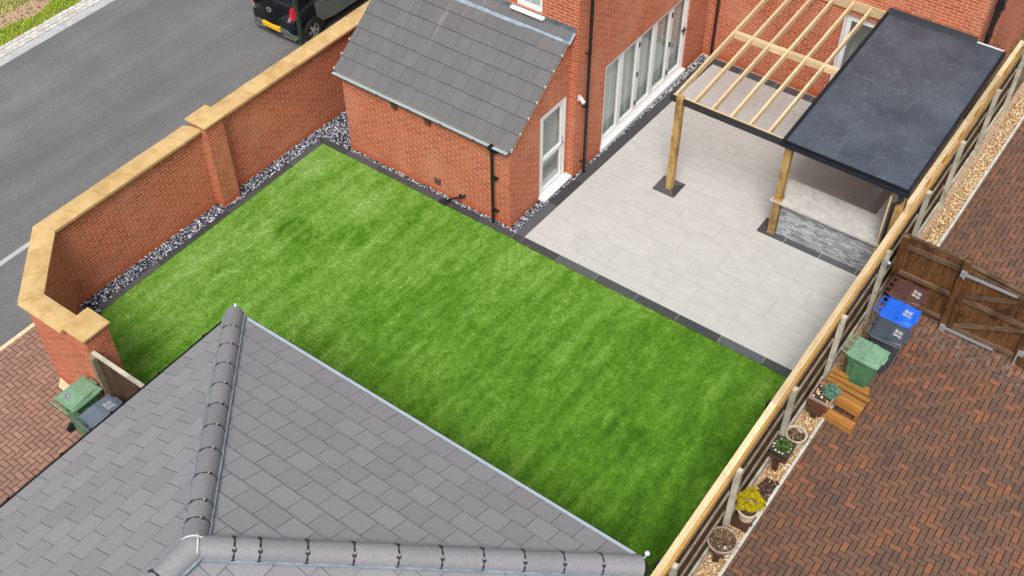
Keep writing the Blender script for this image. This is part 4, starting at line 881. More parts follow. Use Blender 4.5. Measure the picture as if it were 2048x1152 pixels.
# ================================================================== GATE
gp = thing('gate_side_panel', 'fixed brown board panel with weathered rails behind the brown bin', 'fence panel', (7.5, 2.72, 0))
b = MB()
for k in range(10): x = 6.93+k*.108; z1 = 1.62-.03*0; b.box(x, 2.745, .06, x+.103, 2.77, 1.74)
b.build('boards', 'gate_timber', gp)
for z, h_ in ((1.50, .09), (.81, .09), (.14, .09)):
    b = MB(); b.box(6.93, 2.695, z, 8.02, 2.743, z+h_); b.build('rail', 'gate_rail', gp)
b = MB(); b.box(6.93, 2.73, 1.742, 8.02, 2.79, 1.775); b.build('top_rail', 'gate_rail', gp)
for x, hh in ((6.90, 1.80), (8.085, 1.84)):
    b = MB(); b.box(x-.065, 2.64, -.05, x+.065, 2.77, hh); b.hexa([(x-.065, 2.64, hh), (x+.065, 2.64, hh), (x+.065, 2.77, hh), (x-.065, 2.77, hh), (x-.035, 2.67, hh+.03), (x+.035, 2.67, hh+.03), (x+.035, 2.74, hh+.03), (x-.035, 2.74, hh+.03)]); b.build('post', 'gate_timber', gp, bevel=.006)
ga = thing('driveway_gate', 'brown boarded driveway gate with galvanised strap hinges and diagonal braces', 'gate', (8.17, 2.66, 0))
GX0, GX1 = 8.17, 9.56; b = MB()
for k in range(13): x = GX0+k*.107; b.box(x, 2.68, .06, x+.103, 2.702, 1.74-.13*((x-GX0)/1.4))
b.build('boards', 'gate_timber', ga)
for z in (.10, .88):
    b = MB(); b.box(GX0, 2.63, z, GX1, 2.678, z+.09); b.build('rail', 'gate_rail' , ga)
for x in (GX0, GX1-.09): b = MB(); b.box(x, 2.622, .08, x+.09, 2.629, 1.6); b.build('stile', 'gate_timber', ga)
for p, q in (((GX0+.10, 2.65, 1.02), (GX1-.05, 2.65, 1.58)), ((GX0+.1, 2.65, .22), (GX1-.05, 2.65, .86))):
    b = MB(); b.beam(p, q, .046, .085, (0, 0, 1)); b.build('brace', 'gate_rail', ga)
b = MB(); b.beam((GX0, 2.68, 1.757), (GX1, 2.68, 1.627), .07, .03); b.build('top_rail', 'gate_rail', ga); b = MB(); b.beam((GX0+.09, 2.655, 1.62), (GX1-.09, 2.655, 1.52), .045, .09); b.build('rail', 'gate_rail', ga)
for z in (1.50, .02):
    b = MB(); b.box(GX0-.12, 2.58, z-.01, GX0-.02, 2.635, z+.12, False); b.box(GX0-.03, 2.60, z+.03, GX0+.93, 2.621, z+.085, False); b.tube([(GX0-.05, 2.58, z-.03), (GX0-.05, 2.58, z+.14)], .018, 10); b.build('hinge', 'galvanised', ga)
t_ = thing('gate_latch_post', 'short weathered post with galvanised latch at the free end of the gate', 'post', (9.65, 2.6, 0))
b = MB(); b.box(9.60, 2.56, -.05, 9.72, 2.68, 1.6); b.build('post', 'gate_timber', t_); b = MB(); b.box(9.53, 2.53, .30, 9.63, 2.56, .42, False); b.box(9.51, 2.52, -.02, 9.54, 2.55, .42, False); b.build('drop_bolt', 'galvanised', t_)

# ================================================================== PERGOLA
pg = thing('pergola', 'half roofed timber pergola with open pale rafters and a black rubber roof', 'pergola', (4, 5.5, 0))
zt = lambda y: 2.46+(y-3.12)*.066
for x0, y0, h_ in ((1.62, 3.05, 2.47), (4.08, 3.09, 2.30), (6.44, 3.12, 2.30)):
    b = MB(); b.box(x0, y0, .019, x0+.145, y0+.145, h_); b.build('post', 'post_timber', pg, bevel=.008)
for x in (1.545, 1.975, 2.385, 2.81, 3.235, 3.655):
    b = MB(); y0, y1 = 3.17, 7.92; h_ = .14
    b.hexa([(x-.024, y0, zt(y0)-h_), (x+.024, y0, zt(y0)-h_), (x+.024, y1, zt(y1)-h_), (x-.024, y1, zt(y1)-h_), (x-.024, y0, zt(y0)), (x+.024, y0, zt(y0)), (x+.024, y1, zt(y1)), (x-.024, y1, zt(y1))])
    b.build('rafter', 'new_timber', pg, bevel=.003)
xs = [1.545, 1.975, 2.385, 2.81, 3.235, 3.655, 4.03]
for xa, xb in zip(xs, xs[1:]):
    b = MB(); b.box(xa+.026, 5.60, zt(5.6)-.15, xb-.026, 5.69, zt(5.6)-.004); b.build('noggin', 'new_timber', pg, bevel=.003)
b = MB(); b.box(1.5, 7.922, zt(7.92)-.20, 4.02, 7.967, zt(7.92)+.03); b.build('wall_plate', 'new_timber', pg, bevel=.003)
b = MB(); b.box(1.5, 3.125, zt(3.12)-.15, 4.02, 3.168, zt(3.12)); b.build('front_beam', 'new_timber', pg); b = MB(); b.box(1.46, 3.098, zt(3.1)-.155, 4.02, 3.122, zt(3.1)+.006, False); b.box(1.46, 3.122, zt(3.1)-.155, 1.498, 3.20, zt(3.1)+.004, False); b.build('fascia', 'fascia_black', pg)
b = MB(); X0, X1, Y0, Y1 = 4.035, 6.60, 3.10, 7.965
b.hexa([(X0, Y0, zt(Y0)-.11), (X1, Y0, zt(Y0)-.11), (X1, Y1, zt(Y1)-.11), (X0, Y1, zt(Y1)-.11), (X0, Y0, zt(Y0)+.02), (X1, Y0, zt(Y0)+.02), (X1, Y1, zt(Y1)+.02), (X0, Y1, zt(Y1)+.02)], False)
rr = b.build('rubber_roof', 'rubber_roof', pg)
# seams pressed in the rubber
b = MB()
for k in range(1, 2): y = 5.65; b.hexa([(X0+.06, y-.006, zt(y)+.021), (X1-.05, y-.006, zt(y)+.021), (X1-.05, y+.006, zt(y)+.021), (X0+.06, y+.006, zt(y)+.021), (X0+.06, y-.005, zt(y)+.0245), (X1-.05, y-.005, zt(y)+.0245), (X1-.05, y+.005, zt(y)+.0245), (X0+.06, y+.005, zt(y)+.0245)], False)
b.build('roof_seam', 'lead_dark', rr)
b = MB()
for x, wv in ((X0, .035), (X1, .02)):
    b.hexa([(x-wv, Y0-.02, zt(Y0)-.12), (x+wv, Y0-.02, zt(Y0)-.12), (x+wv, Y1, zt(Y1)-.12), (x-wv, Y1, zt(Y1)-.12), (x-wv, Y0-.02, zt(Y0)+.05), (x+wv, Y0-.02, zt(Y0)+.05), (x+wv, Y1, zt(Y1)+.05), (x-wv, Y1, zt(Y1)+.05)], False)
b.box(X0-.03, Y0-.03, zt(Y0)-.12, X1, Y0-.002, zt(Y0)+.035, False)
b.hexa([(X0, 7.87, zt(7.87)+.021), (6.0, 7.87, zt(7.87)+.021), (6.0, 7.964, zt(7.96)+.03), (X0, 7.964, zt(7.96)+.03), (X0, 7.90, zt(7.87)+.06), (6.0, 7.90, zt(7.87)+.06), (6.0, 7.964, zt(7.96)+.15), (X0, 7.964, zt(7.96)+.15)], False)
b.build('roof_trim', 'black_trim', rr, bevel=.006)
b = MB(); b.box(6.003, 7.968, zt(7.96)-.10, X1, 7.995, zt(7.96)+.035, False); b.build('white_edge_trim', 'white_upvc', rr)
g = gutter((X0-.05, Y0-.085, zt(Y0)-.02), (X1+.04, Y0-.085, zt(Y0)-.03), .052, pg, 'black_trim', .5, 'black_trim')
b = MB(); b.tube([(6.52, 3.02, 2.36), (6.52, 3.06, 2.2), (6.40, 3.08, 2.05), (6.40, 3.08, .05)], .036, 12); b.box(6.46, 2.99, 2.28, 6.58, 3.07, 2.38, False); b.build('downpipe', 'black_plastic', pg, smooth=True)
b = MB(); b.box(6.30, 3.10, .0, 6.335, 3.15, 2.2); b.build('batten', 'new_timber', pg)
b = MB(); z = .955
for a in ((4.055, 3.065, 4.245, 3.088), (4.055, 3.237, 4.245, 3.26), (4.055, 3.088, 4.078, 3.237), (4.227, 3.088, 4.245, 3.237)): b.box(a[0], a[1], z, a[2], a[3], z+.05)
b.build('post_collar', 'wet_timber', pg)
co = thing('outdoor_counter', 'L shaped outdoor counter with pale stone top and split grey slate front', 'counter', (5.3, 3.5, 0))
b = MB(); b.box(4.24, 3.18, .0, 6.58, 3.80, .905, False); b.box(6.02, 3.80, 0, 6.58, 7.9, .905, False); b.build('base', 'split_slate', co)
b = MB(); b.box(4.02, 3.045, .91, 6.60, 3.87, .95, False); b.box(5.97, 3.871, .91, 6.60, 7.9, .95, False)
t2 = varied('counter_stone', ((0, (.43, .42, .39)), (1, (.47, .455, .43))), .5, 7, .5, .4, .05); b.build('top', 'counter_stone', co, bevel=.004)

# ================================================================== BINS
def bin_(name, label, colb, colid, x, y, rot, sticker, group, scale=1.0):
    t_ = thing(name, label, 'bin', (0, 0, 0), group)
    b = MB(); H = .93
    def rr(hx, hy, z, cx=0, ch=.05): return [(cx+hx, -hy+ch, z), (cx+hx, hy-ch, z), (cx+hx-ch, hy, z), (cx-hx+ch, hy, z), (cx-hx, hy-ch, z), (cx-hx, -hy+ch, z), (cx-hx+ch, -hy, z), (cx+hx-ch, -hy, z)]
    rings = [rr(.205, .19, .03, -.01), rr(.215, .205, .25, -.005), rr(.275, .245, .86, .02), rr(.285, .252, H, .02)]
    cc = (random.random(), 0, 0, 1)
    for r0, r1 in zip(rings, rings[1:]):
        for k in range(8): b.poly([r0[k], r0[(k+1) % 8], r1[(k+1) % 8], r1[k]], None, cc)
    b.poly(rings[0][::-1])
    r0, r1 = rr(.31, .27, H-.005, .025), rr(.31, .27, H+.035, .025)
    for k in range(8): b.poly([r0[k], r0[(k+1) % 8], r1[(k+1) % 8], r1[k]])
    b.poly(r1); b.poly(r0[::-1])
    for s in (-.09, .09): b.hexa([(.196+.005, s-.012, .1), (.222, s-.012, .1), (.222, s+.012, .1), (.2, s+.012, .1), (.265, s-.012, .84), (.305, s-.012, .84), (.305, s+.012, .84), (.265, s+.012, .84)], False)
    for s in (-1, 1): b.hexa([(-.1, s*.207, .12), (.0, s*.207, .12), (.0, s*.225, .12), (-.1, s*.225, .12), (-.1, s*.245, .82), (.0, s*.245, .82), (.0, s*.268, .82), (-.1, s*.268, .82)], False)
    body = b.build('body', colb, t_, bevel=.012, weld=True)
    b = MB(); z0 = H+.037     # lid: rear panel and a raised front panel with a groove between
    b.hexa([(-.29, -.262, z0), (.355, -.262, z0), (.355, .262, z0), (-.29, .262, z0), (-.28, -.25, z0+.022), (.345, -.25, z0+.018), (.345, .25, z0+.018), (-.28, .25, z0+.022)], False)
    b.hexa([(-.265, -.235, z0+.02), (.015, -.235, z0+.02), (.015, .235, z0+.02), (-.265, .235, z0+.02), (-.25, -.215, z0+.05), (.01, -.215, z0+.075), (.01, .215, z0+.075), (-.25, .215, z0+.05)], False)
    b.hexa([(.05, -.235, z0+.018), (.335, -.22, z0+.016), (.335, .22, z0+.016), (.05, .235, z0+.018), (.055, -.215, z0+.078), (.315, -.19, z0+.046), (.315, .19, z0+.046), (.055, .215, z0+.078)], False)
    b.hexa([(.01, -.2, z0+.02), (.055, -.2, z0+.02), (.055, .2, z0+.02), (.01, .2, z0+.02), (.01, -.2, z0+.06), (.055, -.2, z0+.06), (.055, .2, z0+.06), (.01, .2, z0+.06)], False)
    b.hexa([(.33, -.09, z0-.02), (.375, -.09, z0-.02), (.375, .09, z0-.02), (.33, .09, z0-.02), (.33, -.1, z0+.03), (.385, -.1, z0+.014), (.385, .1, z0+.014), (.33, .1, z0+.03)], False)
    lid = b.build('lid', colid, t_, bevel=.010)
    b = MB(); b.tube([(-.28, -.225, z0-.01), (-.375, -.225, z0+.015), (-.375, .225, z0+.015), (-.28, .225, z0-.01)], .016, 8)
    for s in (-.08, .08): b.tube([(-.28, s, z0), (-.375, s, z0+.015)], .013, 8)
    b.build('handle', colid, t_, smooth=True)
    for s in (-1, 1):
        b = MB(); r = .1; b.lathe([(0, -.025), (.06, -.025), (r, -.02), (r, .02), (.06, .025), (0, .025)], (0, 0, 0), 16, 'x'); b.v = [Vector((p.y-.23, p.x+s*.235, p.z+.1)) for p in b.v]; b.build('wheel', 'rubber', t_)
    slz = lambda u: z0+.0795+(u-.055)*(.046-.078)/.26
    b = MB(); q = lambda u0, v0, u1, v1, e=0: b.poly([(u0, v0, slz(u0)+e), (u1, v0, slz(u1)+e), (u1, v1, slz(u1)+e), (u0, v1, slz(u0)+e)])
    rear = lambda u: z0+.051+(u+.25)*.025/.26+.001
    if sticker == 'panel':
        sc_ = random.Random(int(abs(x)*1000+abs(y)*77))
        for k in range(6): q(.17+k*.014, -.005+.0, .178+k*.014, .075+.012*sc_.random(), .001)
        q(.105, -.085, .15, -.015, .001); q(.15, -.07, .20, -.04, .001); q(.205, -.09, .255, -.03, .001); q(.105, .01, .155, .045, .001); q(.11, .055, .15, .085, .001)
        b.build('sticker', 'sticker', lid)
        b = MB(); q(.118, -.07, .138, -.03, .0018); q(.215, -.075, .245, -.045, .0018); b.build('sticker_print', 'sticker_dark' if colid != 'bin_slate' else 'sticker_purple', lid)
    else:
        b.poly([(-.13+.05*math.cos(a), .06+.05*math.sin(a), rear(-.13+.05*math.cos(a))) for a in [6.283*k/18 for k in range(18)]]); b.build('sticker', 'sticker_dark' if sticker == 'round_dark' else 'sticker_purple', lid)
        b = MB()
        for k in range(3): u = -.155+k*.022; b.poly([(u, .03, rear(u)+.001), (u+.012, .03, rear(u+.012)+.001), (u+.012, .09, rear(u+.012)+.001), (u, .09, rear(u)+.001)])
        b.build('sticker_print', 'sticker', lid)
    t_.location = (x, y, 0); t_.rotation_euler = (0, 0, rot); t_.scale = (scale,)*3; return t_
bin_('wheelie_bin', 'brown lidded wheelie bin against the board panel, farthest of the right hand row', 'bin_brown', 'bin_brown', 7.335, 2.17, R(-3), 'panel', 'wheelie bins on the brick driveway')
bin_('wheelie_bin', 'bright blue wheelie bin between the brown bin and the dark grey bin', 'bin_blue', 'bin_blue', 7.395, 1.60, R(-1), 'panel', 'wheelie bins on the brick driveway')
bin_('wheelie_bin', 'dark grey wheelie bin with white sticker between blue bin and green bin', 'bin_grey', 'bin_grey', 7.44, 1.03, R(0), 'panel', 'wheelie bins on the brick driveway')
bin_('wheelie_bin', 'mid green wheelie bin beside the orange slatted timber by the fence', 'bin_green', 'bin_pale_green', 7.315, .345, R(-3), 'round_dark', 'wheelie bins on the brick driveway')
bin_('wheelie_bin', 'green wheelie bin with pale lid by the outer brick wall and dark panel', 'bin_green', 'bin_pale_green', -3.50, -8.62, R(90), 'round', 'wheelie bins beside the garage')
bin_('wheelie_bin', 'slate grey wheelie bin half hidden under the garage eave', 'bin_grey', 'bin_slate', -2.83, -8.64, R(88), 'panel', 'wheelie bins beside the garage')

# ================================================================== DRIVEWAY BITS
be = thing('slatted_bench', 'orange stained slatted timber step bench beside the green bin', 'bench', (7.3, -.2, 0))
def slat(p, q, wd=.092, h_=.055, nm='slat'):
    b = MB(); b.beam(p, q, wd, h_); b.build(nm, 'bench_timber', be, bevel=.004)
slat((6.90, .13, .37), (7.22, .12, .37)); slat((6.88, .0, .37), (7.66, -.02, .37)); slat((6.88, -.12, .37), (7.74, -.17, .37)); slat((6.86, -.25, .37), (7.72, -.32, .37)); slat((7.0, -.36, .37), (7.72, -.42, .37))
slat((6.95, -.60, .17), (7.72, -.66, .17), .12, .035)
b = MB(); b.beam((7.0, -.40, .27), (7.70, -.46, .27), .03, .17); b.build('riser', 'bench_timber', be); b = MB(); b.beam((6.95, -.675, .08), (7.72, -.735, .08), .03, .15); b.build('riser', 'bench_timber', be)
for x, y, z in ((6.93, .1, .35), (7.62, -.02, .35), (7.66, -.38, .35), (7.02, -.32, .35), (7.64, -.60, .15)):
    b = MB(); b.box(x-.035, y-.035, 0, x+.035, y+.035, z); b.build('leg', 'bench_timber', be)
b = MB(); b.box(7.40, .10, .16, 7.62, .22, .26); b.build('block', 'bench_timber', be)
def stand(x, y, h_, label, wx=.34, wy=.34):
    t_ = thing('plant_stand', label, 'plant stand', (x, y, 0), 'dark wooden plant stands along the fence')
    b = MB(); b.box(x-wx/2, y-wy/2, h_-.04, x+wx/2, y+wy/2, h_); b.build('top', 'brown_stain', t_, bevel=.004)
    for sy in (-1, 1):
        b = MB(); b.box(x-.05, y+sy*(wy/2-.06)-.03, 0, x+.05, y+sy*(wy/2-.06)+.03, h_-.041); b.build('leg', 'brown_stain', t_)
def pot_round(name, label, x, y, z, r0, r1, h_, mat, rim, rimw=.02):
    t_ = thing(name, label, 'plant pot', (x, y, z)); b = MB(); b.lathe([(0, 0), (r0, 0), (r1-.01, h_*.9), (r1-.03, h_*.88), (0, h_*.86)], (x, y, z), 28); b.build('pot', mat, t_, smooth=True)
    b = MB(); b.lathe([(r1-.012, h_*.88), (r1+.006, h_*.89), (r1+.008, h_), (r1-rimw, h_), (r1-rimw-.006, h_*.86)], (x, y, z), 28); b.build('rim', rim, t_, smooth=True)
    b = MB(); b.lathe([(r1-.035, h_*.89), (0, h_*.93)], (x, y, z), 18); b.build('compost', 'soil', t_); return t_
def disc(n, x, y, z0, z1, r): a = rng.uniform(0, 6.283, n); q = r*np.sqrt(rng.uniform(0, 1, n)); return np.stack([x+q*np.cos(a), y+q*np.sin(a), rng.uniform(z0, z1, n)], 1)
def stems(t_, x, y, z, n, r, h_, nm='dead_stems', thick=.004):
    b = MB()
    for k in range(n):
        a = random.uniform(0, 6.28); q = r*math.sqrt(random.random()); p = Vector((x+q*math.cos(a), y+q*math.sin(a), z)); pts = [p]
        d_ = Vector((random.gauss(0, .7), random.gauss(0, .7), random.uniform(.3, 1))).normalized()
        for s in range(4): d_ = (d_+Vector((random.gauss(0, .45), random.gauss(0, .45), random.gauss(-.12, .3)))).normalized(); pts.append(pts[-1]+d_*h_/4)
        b.tube(pts, [thick, thick, thick*.8, thick*.6, thick*.4], 5, False)
    return b.build(nm, 'dry_stem', t_, smooth=True)
# trough with blue-green shrub
stand(7.0, -.60, .22, 'dark wooden stand under the brown rectangular trough', .30, .5)
x, y, z = 7.02, -.56, .222; t_ = thing('plant_trough', 'brown glazed rectangular trough with blue green conifer and pebbles', 'planter', (x, y, z))
b = MB(); hx, hy, hh = .20, .22, .26
q = lambda r, zz: [(x-hx*r, y-hy*r, zz), (x+hx*r, y-hy*r, zz), (x+hx*r, y+hy*r, zz), (x-hx*r, y+hy*r, zz)]
b.hexa(q(.86, z)+q(.98, z+hh-.04), False); b.build('trough', 'trough_brown', t_, bevel=.012)
b = MB(); o, i = q(1.02, z+hh-.04), q(.86, z+hh-.04); o2, i2 = q(1.02, z+hh), q(.86, z+hh)
for k in range(4): k2 = (k+1) % 4; b.hexa([o[k], o[k2], i[k2], i[k], o2[k], o2[k2], i2[k2], i2[k]], False)
b.build('rim', 'trough_rim', t_); b = MB(); b.poly(q(.86, z+hh-.035)); b.build('compost', 'soil', t_)
stones('pebble', np.stack([rng.uniform(x-.16, x+.16, 26), rng.uniform(y-.17, y+.17, 26), np.full(26, z+hh-.02)], 1), (.015, .035), 'pebble_gold', .6, t_)['kind'] = 'stuff'
def conifer(t_, cx, cy, cz, rx, rz, n, mat, ln, wd, nm='foliage', stem=True):
    u = rng.normal(0, 1, (n, 3)); u /= np.linalg.norm(u, axis=1, keepdims=True); u[:, 2] = np.abs(u[:, 2])*.95-.12
    lump = 1+.13*np.sin(u[:, 0]*7+1)*np.sin(u[:, 1]*6)+.1*np.sin(u[:, 2]*9+u[:, 0]*5); rad = rng.uniform(.35, 1, (n, 1))**.45*lump[:, None]
    leaves(nm, np.array([cx, cy, cz])+u*rad*np.array([rx, rx, rz]), ln, wd, mat, t_, .9)
    if stem: b = MB(); b.tube([(cx, cy, cz-.06), (cx, cy, cz+rz*.5)], [.014, .006], 6); b.build('stem', 'twig', t_)
conifer(t_, x+.10, y+.07, z+hh+.02, .14, .17, 1500, 'leaf_bluegreen', .055, .006)
# beige round pot with dead plant
t_ = pot_round('round_pot', 'round beige pot with a pale rim and a withered plant, between trough and square pot', 6.98, -1.52, .0, .13, .19, .30, 'pot_beige', 'pot_beige', .022)
stems(t_, 6.98, -1.52, .27, 26, .13, .16); leaves('withered_leaves', disc(160, 6.98, -1.52, .26, .31, .14), .05, .008, 'dry_stem', t_, .4)
b = MB(); b.hexa([(6.94, -1.42, .28), (7.04, -1.46, .28), (7.05, -1.43, .28), (6.95, -1.39, .28), (6.94, -1.42, .30), (7.04, -1.46, .31), (7.05, -1.43, .31), (6.95, -1.39, .30)], False); b.build('plant_tag', 'shell', t_)
hb = thing('heather', 'dark purple dried heather clump growing in the golden gravel by the beige pot', 'plant', (7.09, -1.36, 0)); leaves('foliage', disc(260, 7.09, -1.34, 0, .24, .055), .05, .007, 'lava_rock', hb, 1.2); stems(hb, 7.09, -1.34, 0, 8, .04, .26, 'stem')
stand(6.955, -2.12, .42, 'dark wooden stand under the square mossy pot', .33, .34)
x, y, z = 6.955, -2.10, .421; t_ = thing('square_pot', 'squat square dark pot of green succulents ringed with white shells', 'planter', (x, y, z))
b = MB(); hx = hy = .185; hh = .15; b.hexa(q(.80, z)+q(.96, z+hh-.03), False); b.build('pot', 'pot_green', t_, bevel=.03)
b = MB(); o, i = q(1.0, z+hh-.03), q(.88, z+hh-.03); o2, i2 = q(1.0, z+hh), q(.88, z+hh)
for k in range(4): k2 = (k+1) % 4; b.hexa([o[k], o[k2], i[k2], i[k], o2[k], o2[k2], i2[k2], i2[k]], False)
b.build('rim', 'pot_green', t_, bevel=.006); b = MB(); b.poly(q(.88, z+hh-.025)); b.build('compost', 'soil', t_)
leaves('succulents', disc(900, x+.01, y, z+hh-.03, z+hh+.04, .13), .04, .010, 'leaf_green', t_, .7)
for px_, py_ in ((-.13, -.09), (-.14, -.02), (-.135, .04), (-.09, .12), (.0, -.145), (.06, -.14), (.13, -.05), (.13, .03), (-.03, .13), (-.07, -.14)):
    stones('shell', np.array([[x+px_, y+py_, z+hh-.005]]), (.020, .034), 'shell', .5, t_)
stems(t_, x+.05, y+.1, z+hh, 6, .05, .3)
# yellow shrub
stand(6.99, -3.50, .10, 'low dark wooden stand under the cream pot of yellow foliage', .34, .36)
t_ = pot_round('shrub_pot', 'cream pot holding a dense bright yellow dwarf conifer', 7.02, -3.42, .101, .13, .18, .26, 'pot_beige', 'pot_beige')
u = rng.normal(0, 1, (9000, 3)); u /= np.linalg.norm(u, axis=1, keepdims=True); u[:, 2] = np.where(u[:, 2] < -.25, -u[:, 2], u[:, 2])
cl = rng.normal(0, 1, (70, 3)); cl /= np.linalg.norm(cl, axis=1, keepdims=True); cl[:, 2] = np.abs(cl[:, 2])*1.1-.15
ci = rng.integers(0, 70, 9000); P = np.array([7.02, -3.39, .46])+cl[ci]*np.array([.20, .22, .29])*rng.uniform(.70, 1.10, (70, 1))[ci]+u*.052*rng.uniform(.4, 1, (9000, 1))
leaves('foliage', P, .026, .006, 'leaf_yellow', t_, .8); b = MB(); b.tube([(7.02, -3.42, .3), (7.02, -3.42, .5)], .012, 6); b.build('stem', 'twig', t_)
# brown round pot of dead stems
stand(6.99, -4.33, .30, 'dark wooden stand under the wide brown pot at the bottom of the strip', .26, .26)
t_ = pot_round('wide_pot', 'wide round dark brown pot full of dry brown stems and one white pebble', 6.99, -4.30, .301, .17, .245, .22, 'pot_brown', 'pot_rim_pink', .022)
stems(t_, 6.99, -4.30, .49, 70, .19, .22); leaves('withered_leaves', disc(350, 6.99, -4.30, .49, .53, .2), .05, .008, 'dry_stem', t_, .4); stones('white_pebble', np.array([[7.09, -4.41, .53]]), (.045, .046), 'mortar_white', .5, t_)
tag(stones('slate_rock', np.array([[7.0, -4.95, .07]]), (.11, .115), 'slate_rock', .9), 'upright blue grey slate rock in the gravel at the frame edge', 'rock')

# ================================================================== STREET: post and car
lp = thing('street_lamp', 'dark green lamp column standing between the brick wall and the parked car', 'street lamp', (-7.75, 1.63, 0))
b = MB(); b.tube([(-7.75, 1.63, 0), (-7.75, 1.63, 1.1), (-7.75, 1.63, 1.15), (-7.75, 1.63, 5.2)], [.07, .07, .055, .045], 14); b.build('column', 'green_paint', lp, smooth=True)
b = MB(); b.tube([(-7.75, 1.63, 5.2), (-7.9, 1.63, 5.35), (-8.3, 1.63, 5.4)], .04, 10); b.box(-8.75, 1.53, 5.33, -8.25, 1.73, 5.45, False); b.build('lantern', 'green_paint', lp, bevel=.02)
car = thing('parked_car', 'black and sage green hatchback parked on the road behind the wall', 'car', (0, 0, 0))
st = [  # y, half width, z sill, z belt
 (0.00, .52, .40, .58), (.03, .69, .30, .68), (.12, .78, .24, .84), (.30, .835, .21, .95), (.7, .85, .20, 1.0), (1.4, .855, .20, .98), (2.3, .855, .20, .95), (2.9, .84, .2, .92), (3.35, .79, .22, .80), (3.62, .68, .28, .66), (3.70, .5, .36, .55)]
def sect(y, hw, zs, zb):
    r = [(0, zs), (hw*.85, zs), (hw*.98, zs+.08), (hw, zs+(zb-zs)*.45), (hw*.985, zs+(zb-zs)*.75), (hw*.94, zb), (0, zb+.03)]
    return [(x, y, z) for x, z in r]+[(-x, y, z) for x, z in r[-2:0:-1]]
b = MB(); rg = [sect(*s) for s in st]; n = len(rg[0])
for r0, r1 in zip(rg, rg[1:]):
    for k in range(n): b.poly([r0[k], r0[(k+1) % n], r1[(k+1) % n], r1[k]][::-1])
b.poly(rg[0]); b.poly(rg[-1][::-1])
bd = b.build('body', 'car_black', car, smooth=True); md = bd.modifiers.new('sub', 'SUBSURF'); md.levels = md.render_levels = 2
b = MB(); gs = [(.16, .73, .86), (.30, .70, 1.08), (.62, .62, 1.40), (.9, .59, 1.47), (1.6, .58, 1.48), (2.1, .60, 1.42), (2.75, .68, 1.0), (2.95, .70, .9)]
rg = [[(hw+.10*(zr_-.86)/.6, y, .88), (hw, y, (zr_+.88)/2+.02), (hw*.95, y, zr_-.03), (hw*.8, y, zr_), (0, y, zr_+.015)] for y, hw, zr_ in gs]; rg = [r+[(-x, y, z) for x, y, z in r[-2::-1]] for r in rg]
for r0, r1 in zip(rg, rg[1:]):
    for k in range(len(r0)-1): b.poly([r0[k], r0[k+1], r1[k+1], r1[k]][::-1])
b.build('greenhouse', 'car_black', car, smooth=True)
b = MB(); b.poly([(-.50, .255, 1.06), (.50, .255, 1.06), (.44, .545, 1.37), (-.44, .545, 1.37)]); b.build('rear_window', 'car_glass', car)
b = MB()     # sage lower bumper
pts = [(-.74, .05, .36, .0), (-.60, -.012, .44, 0), (.60, -.012, .44, 0), (.74, .05, .36, 0)]
b.hexa([(-.76, .03, .24), (.76, .03, .24), (.76, .2, .24), (-.76, .2, .24), (-.52, -.035, .46), (.52, -.035, .46), (.52, .2, .46), (-.52, .2, .46)], False); b.hexa([(-.72, .03, .19), (.72, .03, .19), (.72, .2, .19), (-.72, .2, .19), (-.76, .0, .24), (.76, .0, .24), (.76, .2, .24), (-.76, .2, .24)], False)
bp = b.build('rear_bumper', 'car_sage', car, bevel=.015)
b = MB(); b.hexa([(-.30, -.034, .335), (.30, -.034, .335), (.30, .02, .335), (-.30, .02, .335), (-.30, -.052, .47), (.30, -.052, .47), (.30, .02, .47), (-.30, .02, .47)], False); b.build('number_plate', 'plate_yellow', bp)
b = MB(); b.poly([(.46, .06, .60), (.42, .045, .52), (.52, .05, .50)]); 
b = MB(); hy = lambda x, z: -.035+.16*(x/.62)**2+.30*max(0, z-.52)**1.15
NX, NZ = 14, 8; hp = lambda i, k: (lambda z: (lambda x: (x, hy(x, z), z))((-1+2*i/NX)*(.50+.13*k/NZ)))(.52+.50*k/NZ)
for i in range(NX):
    for k in range(NZ): b.poly([hp(i, k), hp(i+1, k), hp(i+1, k+1), hp(i, k+1)])
ht = b.build('hatch', 'car_glass', car, smooth=True)
b = MB(); fp = lambda i, k: (lambda z: (lambda x: (x, -.02+.20*(x/.72)**2+.10*max(0, z-.4), z))((-1+2*i/NX)*(.73-.02*k)))(.24+.045*k)
for i in range(NX):
    for k in range(7): b.poly([fp(i, k), fp(i+1, k), fp(i+1, k+1), fp(i, k+1)])
b.build('bumper_skin', 'car_black', car, smooth=True)
b = MB(); cx_, cz_ = -.07, .83; yy = lambda z: hy(-.07, z)-.006
def ring_(rx, rz, w_, ox=0, oz=0, N=24):
    for k in range(N):
        a, c = 6.283*k/N, 6.283*(k+1)/N; P = lambda t, s: (cx_+ox+rx*s*math.cos(t), yy(cz_+oz+rz*s*math.sin(t)), cz_+oz+rz*s*math.sin(t)); b.poly([P(a, 1), P(c, 1), P(c, 1-w_), P(a, 1-w_)])
ring_(.085, .058, .18); ring_(.032, .050, .25); ring_(.058, .022, .3, 0, .025); b.build('emblem', 'chrome', ht)
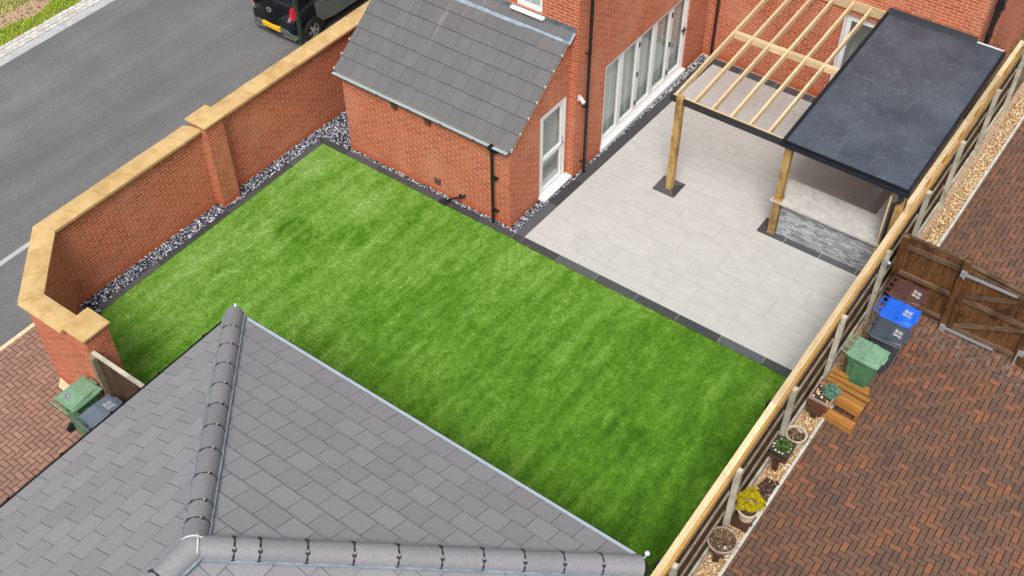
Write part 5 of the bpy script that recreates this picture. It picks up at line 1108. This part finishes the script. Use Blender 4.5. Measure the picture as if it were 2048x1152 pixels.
for s in (1, -1):
    b = MB(); b.hexa([(s*.615, .02, .74), (s*.72, .06, .78), (s*.77, .14, .80), (s*.66, .14, .74), (s*.645, .09, 1.08), (s*.70, .13, 1.12), (s*.76, .24, 1.14), (s*.66, .22, 1.05)], False); tl = b.build('tail_light', 'lamp_red', car, bevel=.012)
    b = MB(); b.hexa([(s*.57, .0, .70), (s*.665, .03, .745), (s*.665, .07, .745), (s*.575, .06, .70), (s*.615, .035, .83), (s*.685, .055, .87), (s*.685, .09, .87), (s*.625, .08, .83)], False); b.build('reverse_lamp', 'chrome', tl)
    b = MB()   # sage door and quarter panel standing just proud of the body
    ys = [.74, .95, 1.3, 1.8, 2.3, 2.7]; lo = [.62, .40, .33, .31, .31, .34]; hi = [.98, .985, .97, .95, .93, .90]
    for i in range(5):
        f = lambda y, z: s*(.873 if z < .55 else .873-.05*((z-.55)/.45)**2)
        zs = [[lo[j]+(hi[j]-lo[j])*k/4 for k in range(5)] for j in (i, i+1)]
        for k in range(4):
            p = [(f(ys[i], zs[0][k]), ys[i], zs[0][k]), (f(ys[i+1], zs[1][k]), ys[i+1], zs[1][k]), (f(ys[i+1], zs[1][k+1]), ys[i+1], zs[1][k+1]), (f(ys[i], zs[0][k+1]), ys[i], zs[0][k+1])]; b.poly(p if s > 0 else p[::-1])
    dr = b.build('door', 'car_sage', car, smooth=True); b = MB(); b.tube([(s*.845, 1.0, .905), (s*.868, 1.03, .91), (s*.868, 1.16, .905), (s*.845, 1.2, .90)], .012, 8); b.box(s*.874, 1.615, .34, s*.868, 1.622, .9, False); b.build('handle', 'car_sage', dr, smooth=False)
    for y in (.57, 2.95):
        b = MB(); b.lathe([(.19, -.09), (.285, -.09), (.30, -.06), (.30, .06), (.285, .09), (.19, .09)], (0, 0, 0), 28, 'x'); b.v = [Vector((p.x+s*.79, p.y+y, p.z+.30)) for p in b.v]; ty = b.build('wheel', 'rubber', car, smooth=True)
        b = MB(); xo = s*.862
        for k in range(10):
            a = 6.283*k/10; c_, s_ = math.cos(a), math.sin(a); t2_ = (-s_, c_); w0, w1 = .014, .034; tw = .035 if k % 2 else -.02
            P = lambda r, t: (xo+s*.008*(1-r/.19), y+c_*r+t2_[0]*t, .30+s_*r+t2_[1]*t)
            b.poly([P(.035, -w0), P(.19, -w1+tw), P(.19, w1*.4+tw), P(.035, w0)])
        b.lathe([(0, .0), (.05, .0), (.05, .015)], (xo, y, .30), 16, 'x'); b.lathe([(.182, -.02), (.200, -.02), (.200, .012), (.182, .012)], (xo, y, .30), 28, 'x'); b.build('rim', 'alloy', ty)
        b = MB(); b.lathe([(0, 0), (.186, 0)], (s*.845, y, .30), 24, 'x'); b.build('brake_disc', 'dark_void', ty)
        b = MB()
        for k in range(16):
            a, c_ = math.pi*(k/16*1.1-.05), math.pi*((k+1)/16*1.1-.05); P = lambda t, r, x_: (s*x_, y+r*math.cos(t), .30+r*math.sin(t))
            b.poly([P(a, .315, .868), P(c_, .315, .868), P(c_, .385, .862), P(a, .385, .862)]); b.poly([P(a, .315, .868), P(a, .315, .74), P(c_, .315, .74), P(c_, .315, .868)])
        b.build('wheel_arch', 'fascia_black', car)
car.location = (-9.40, 2.2, -.01)
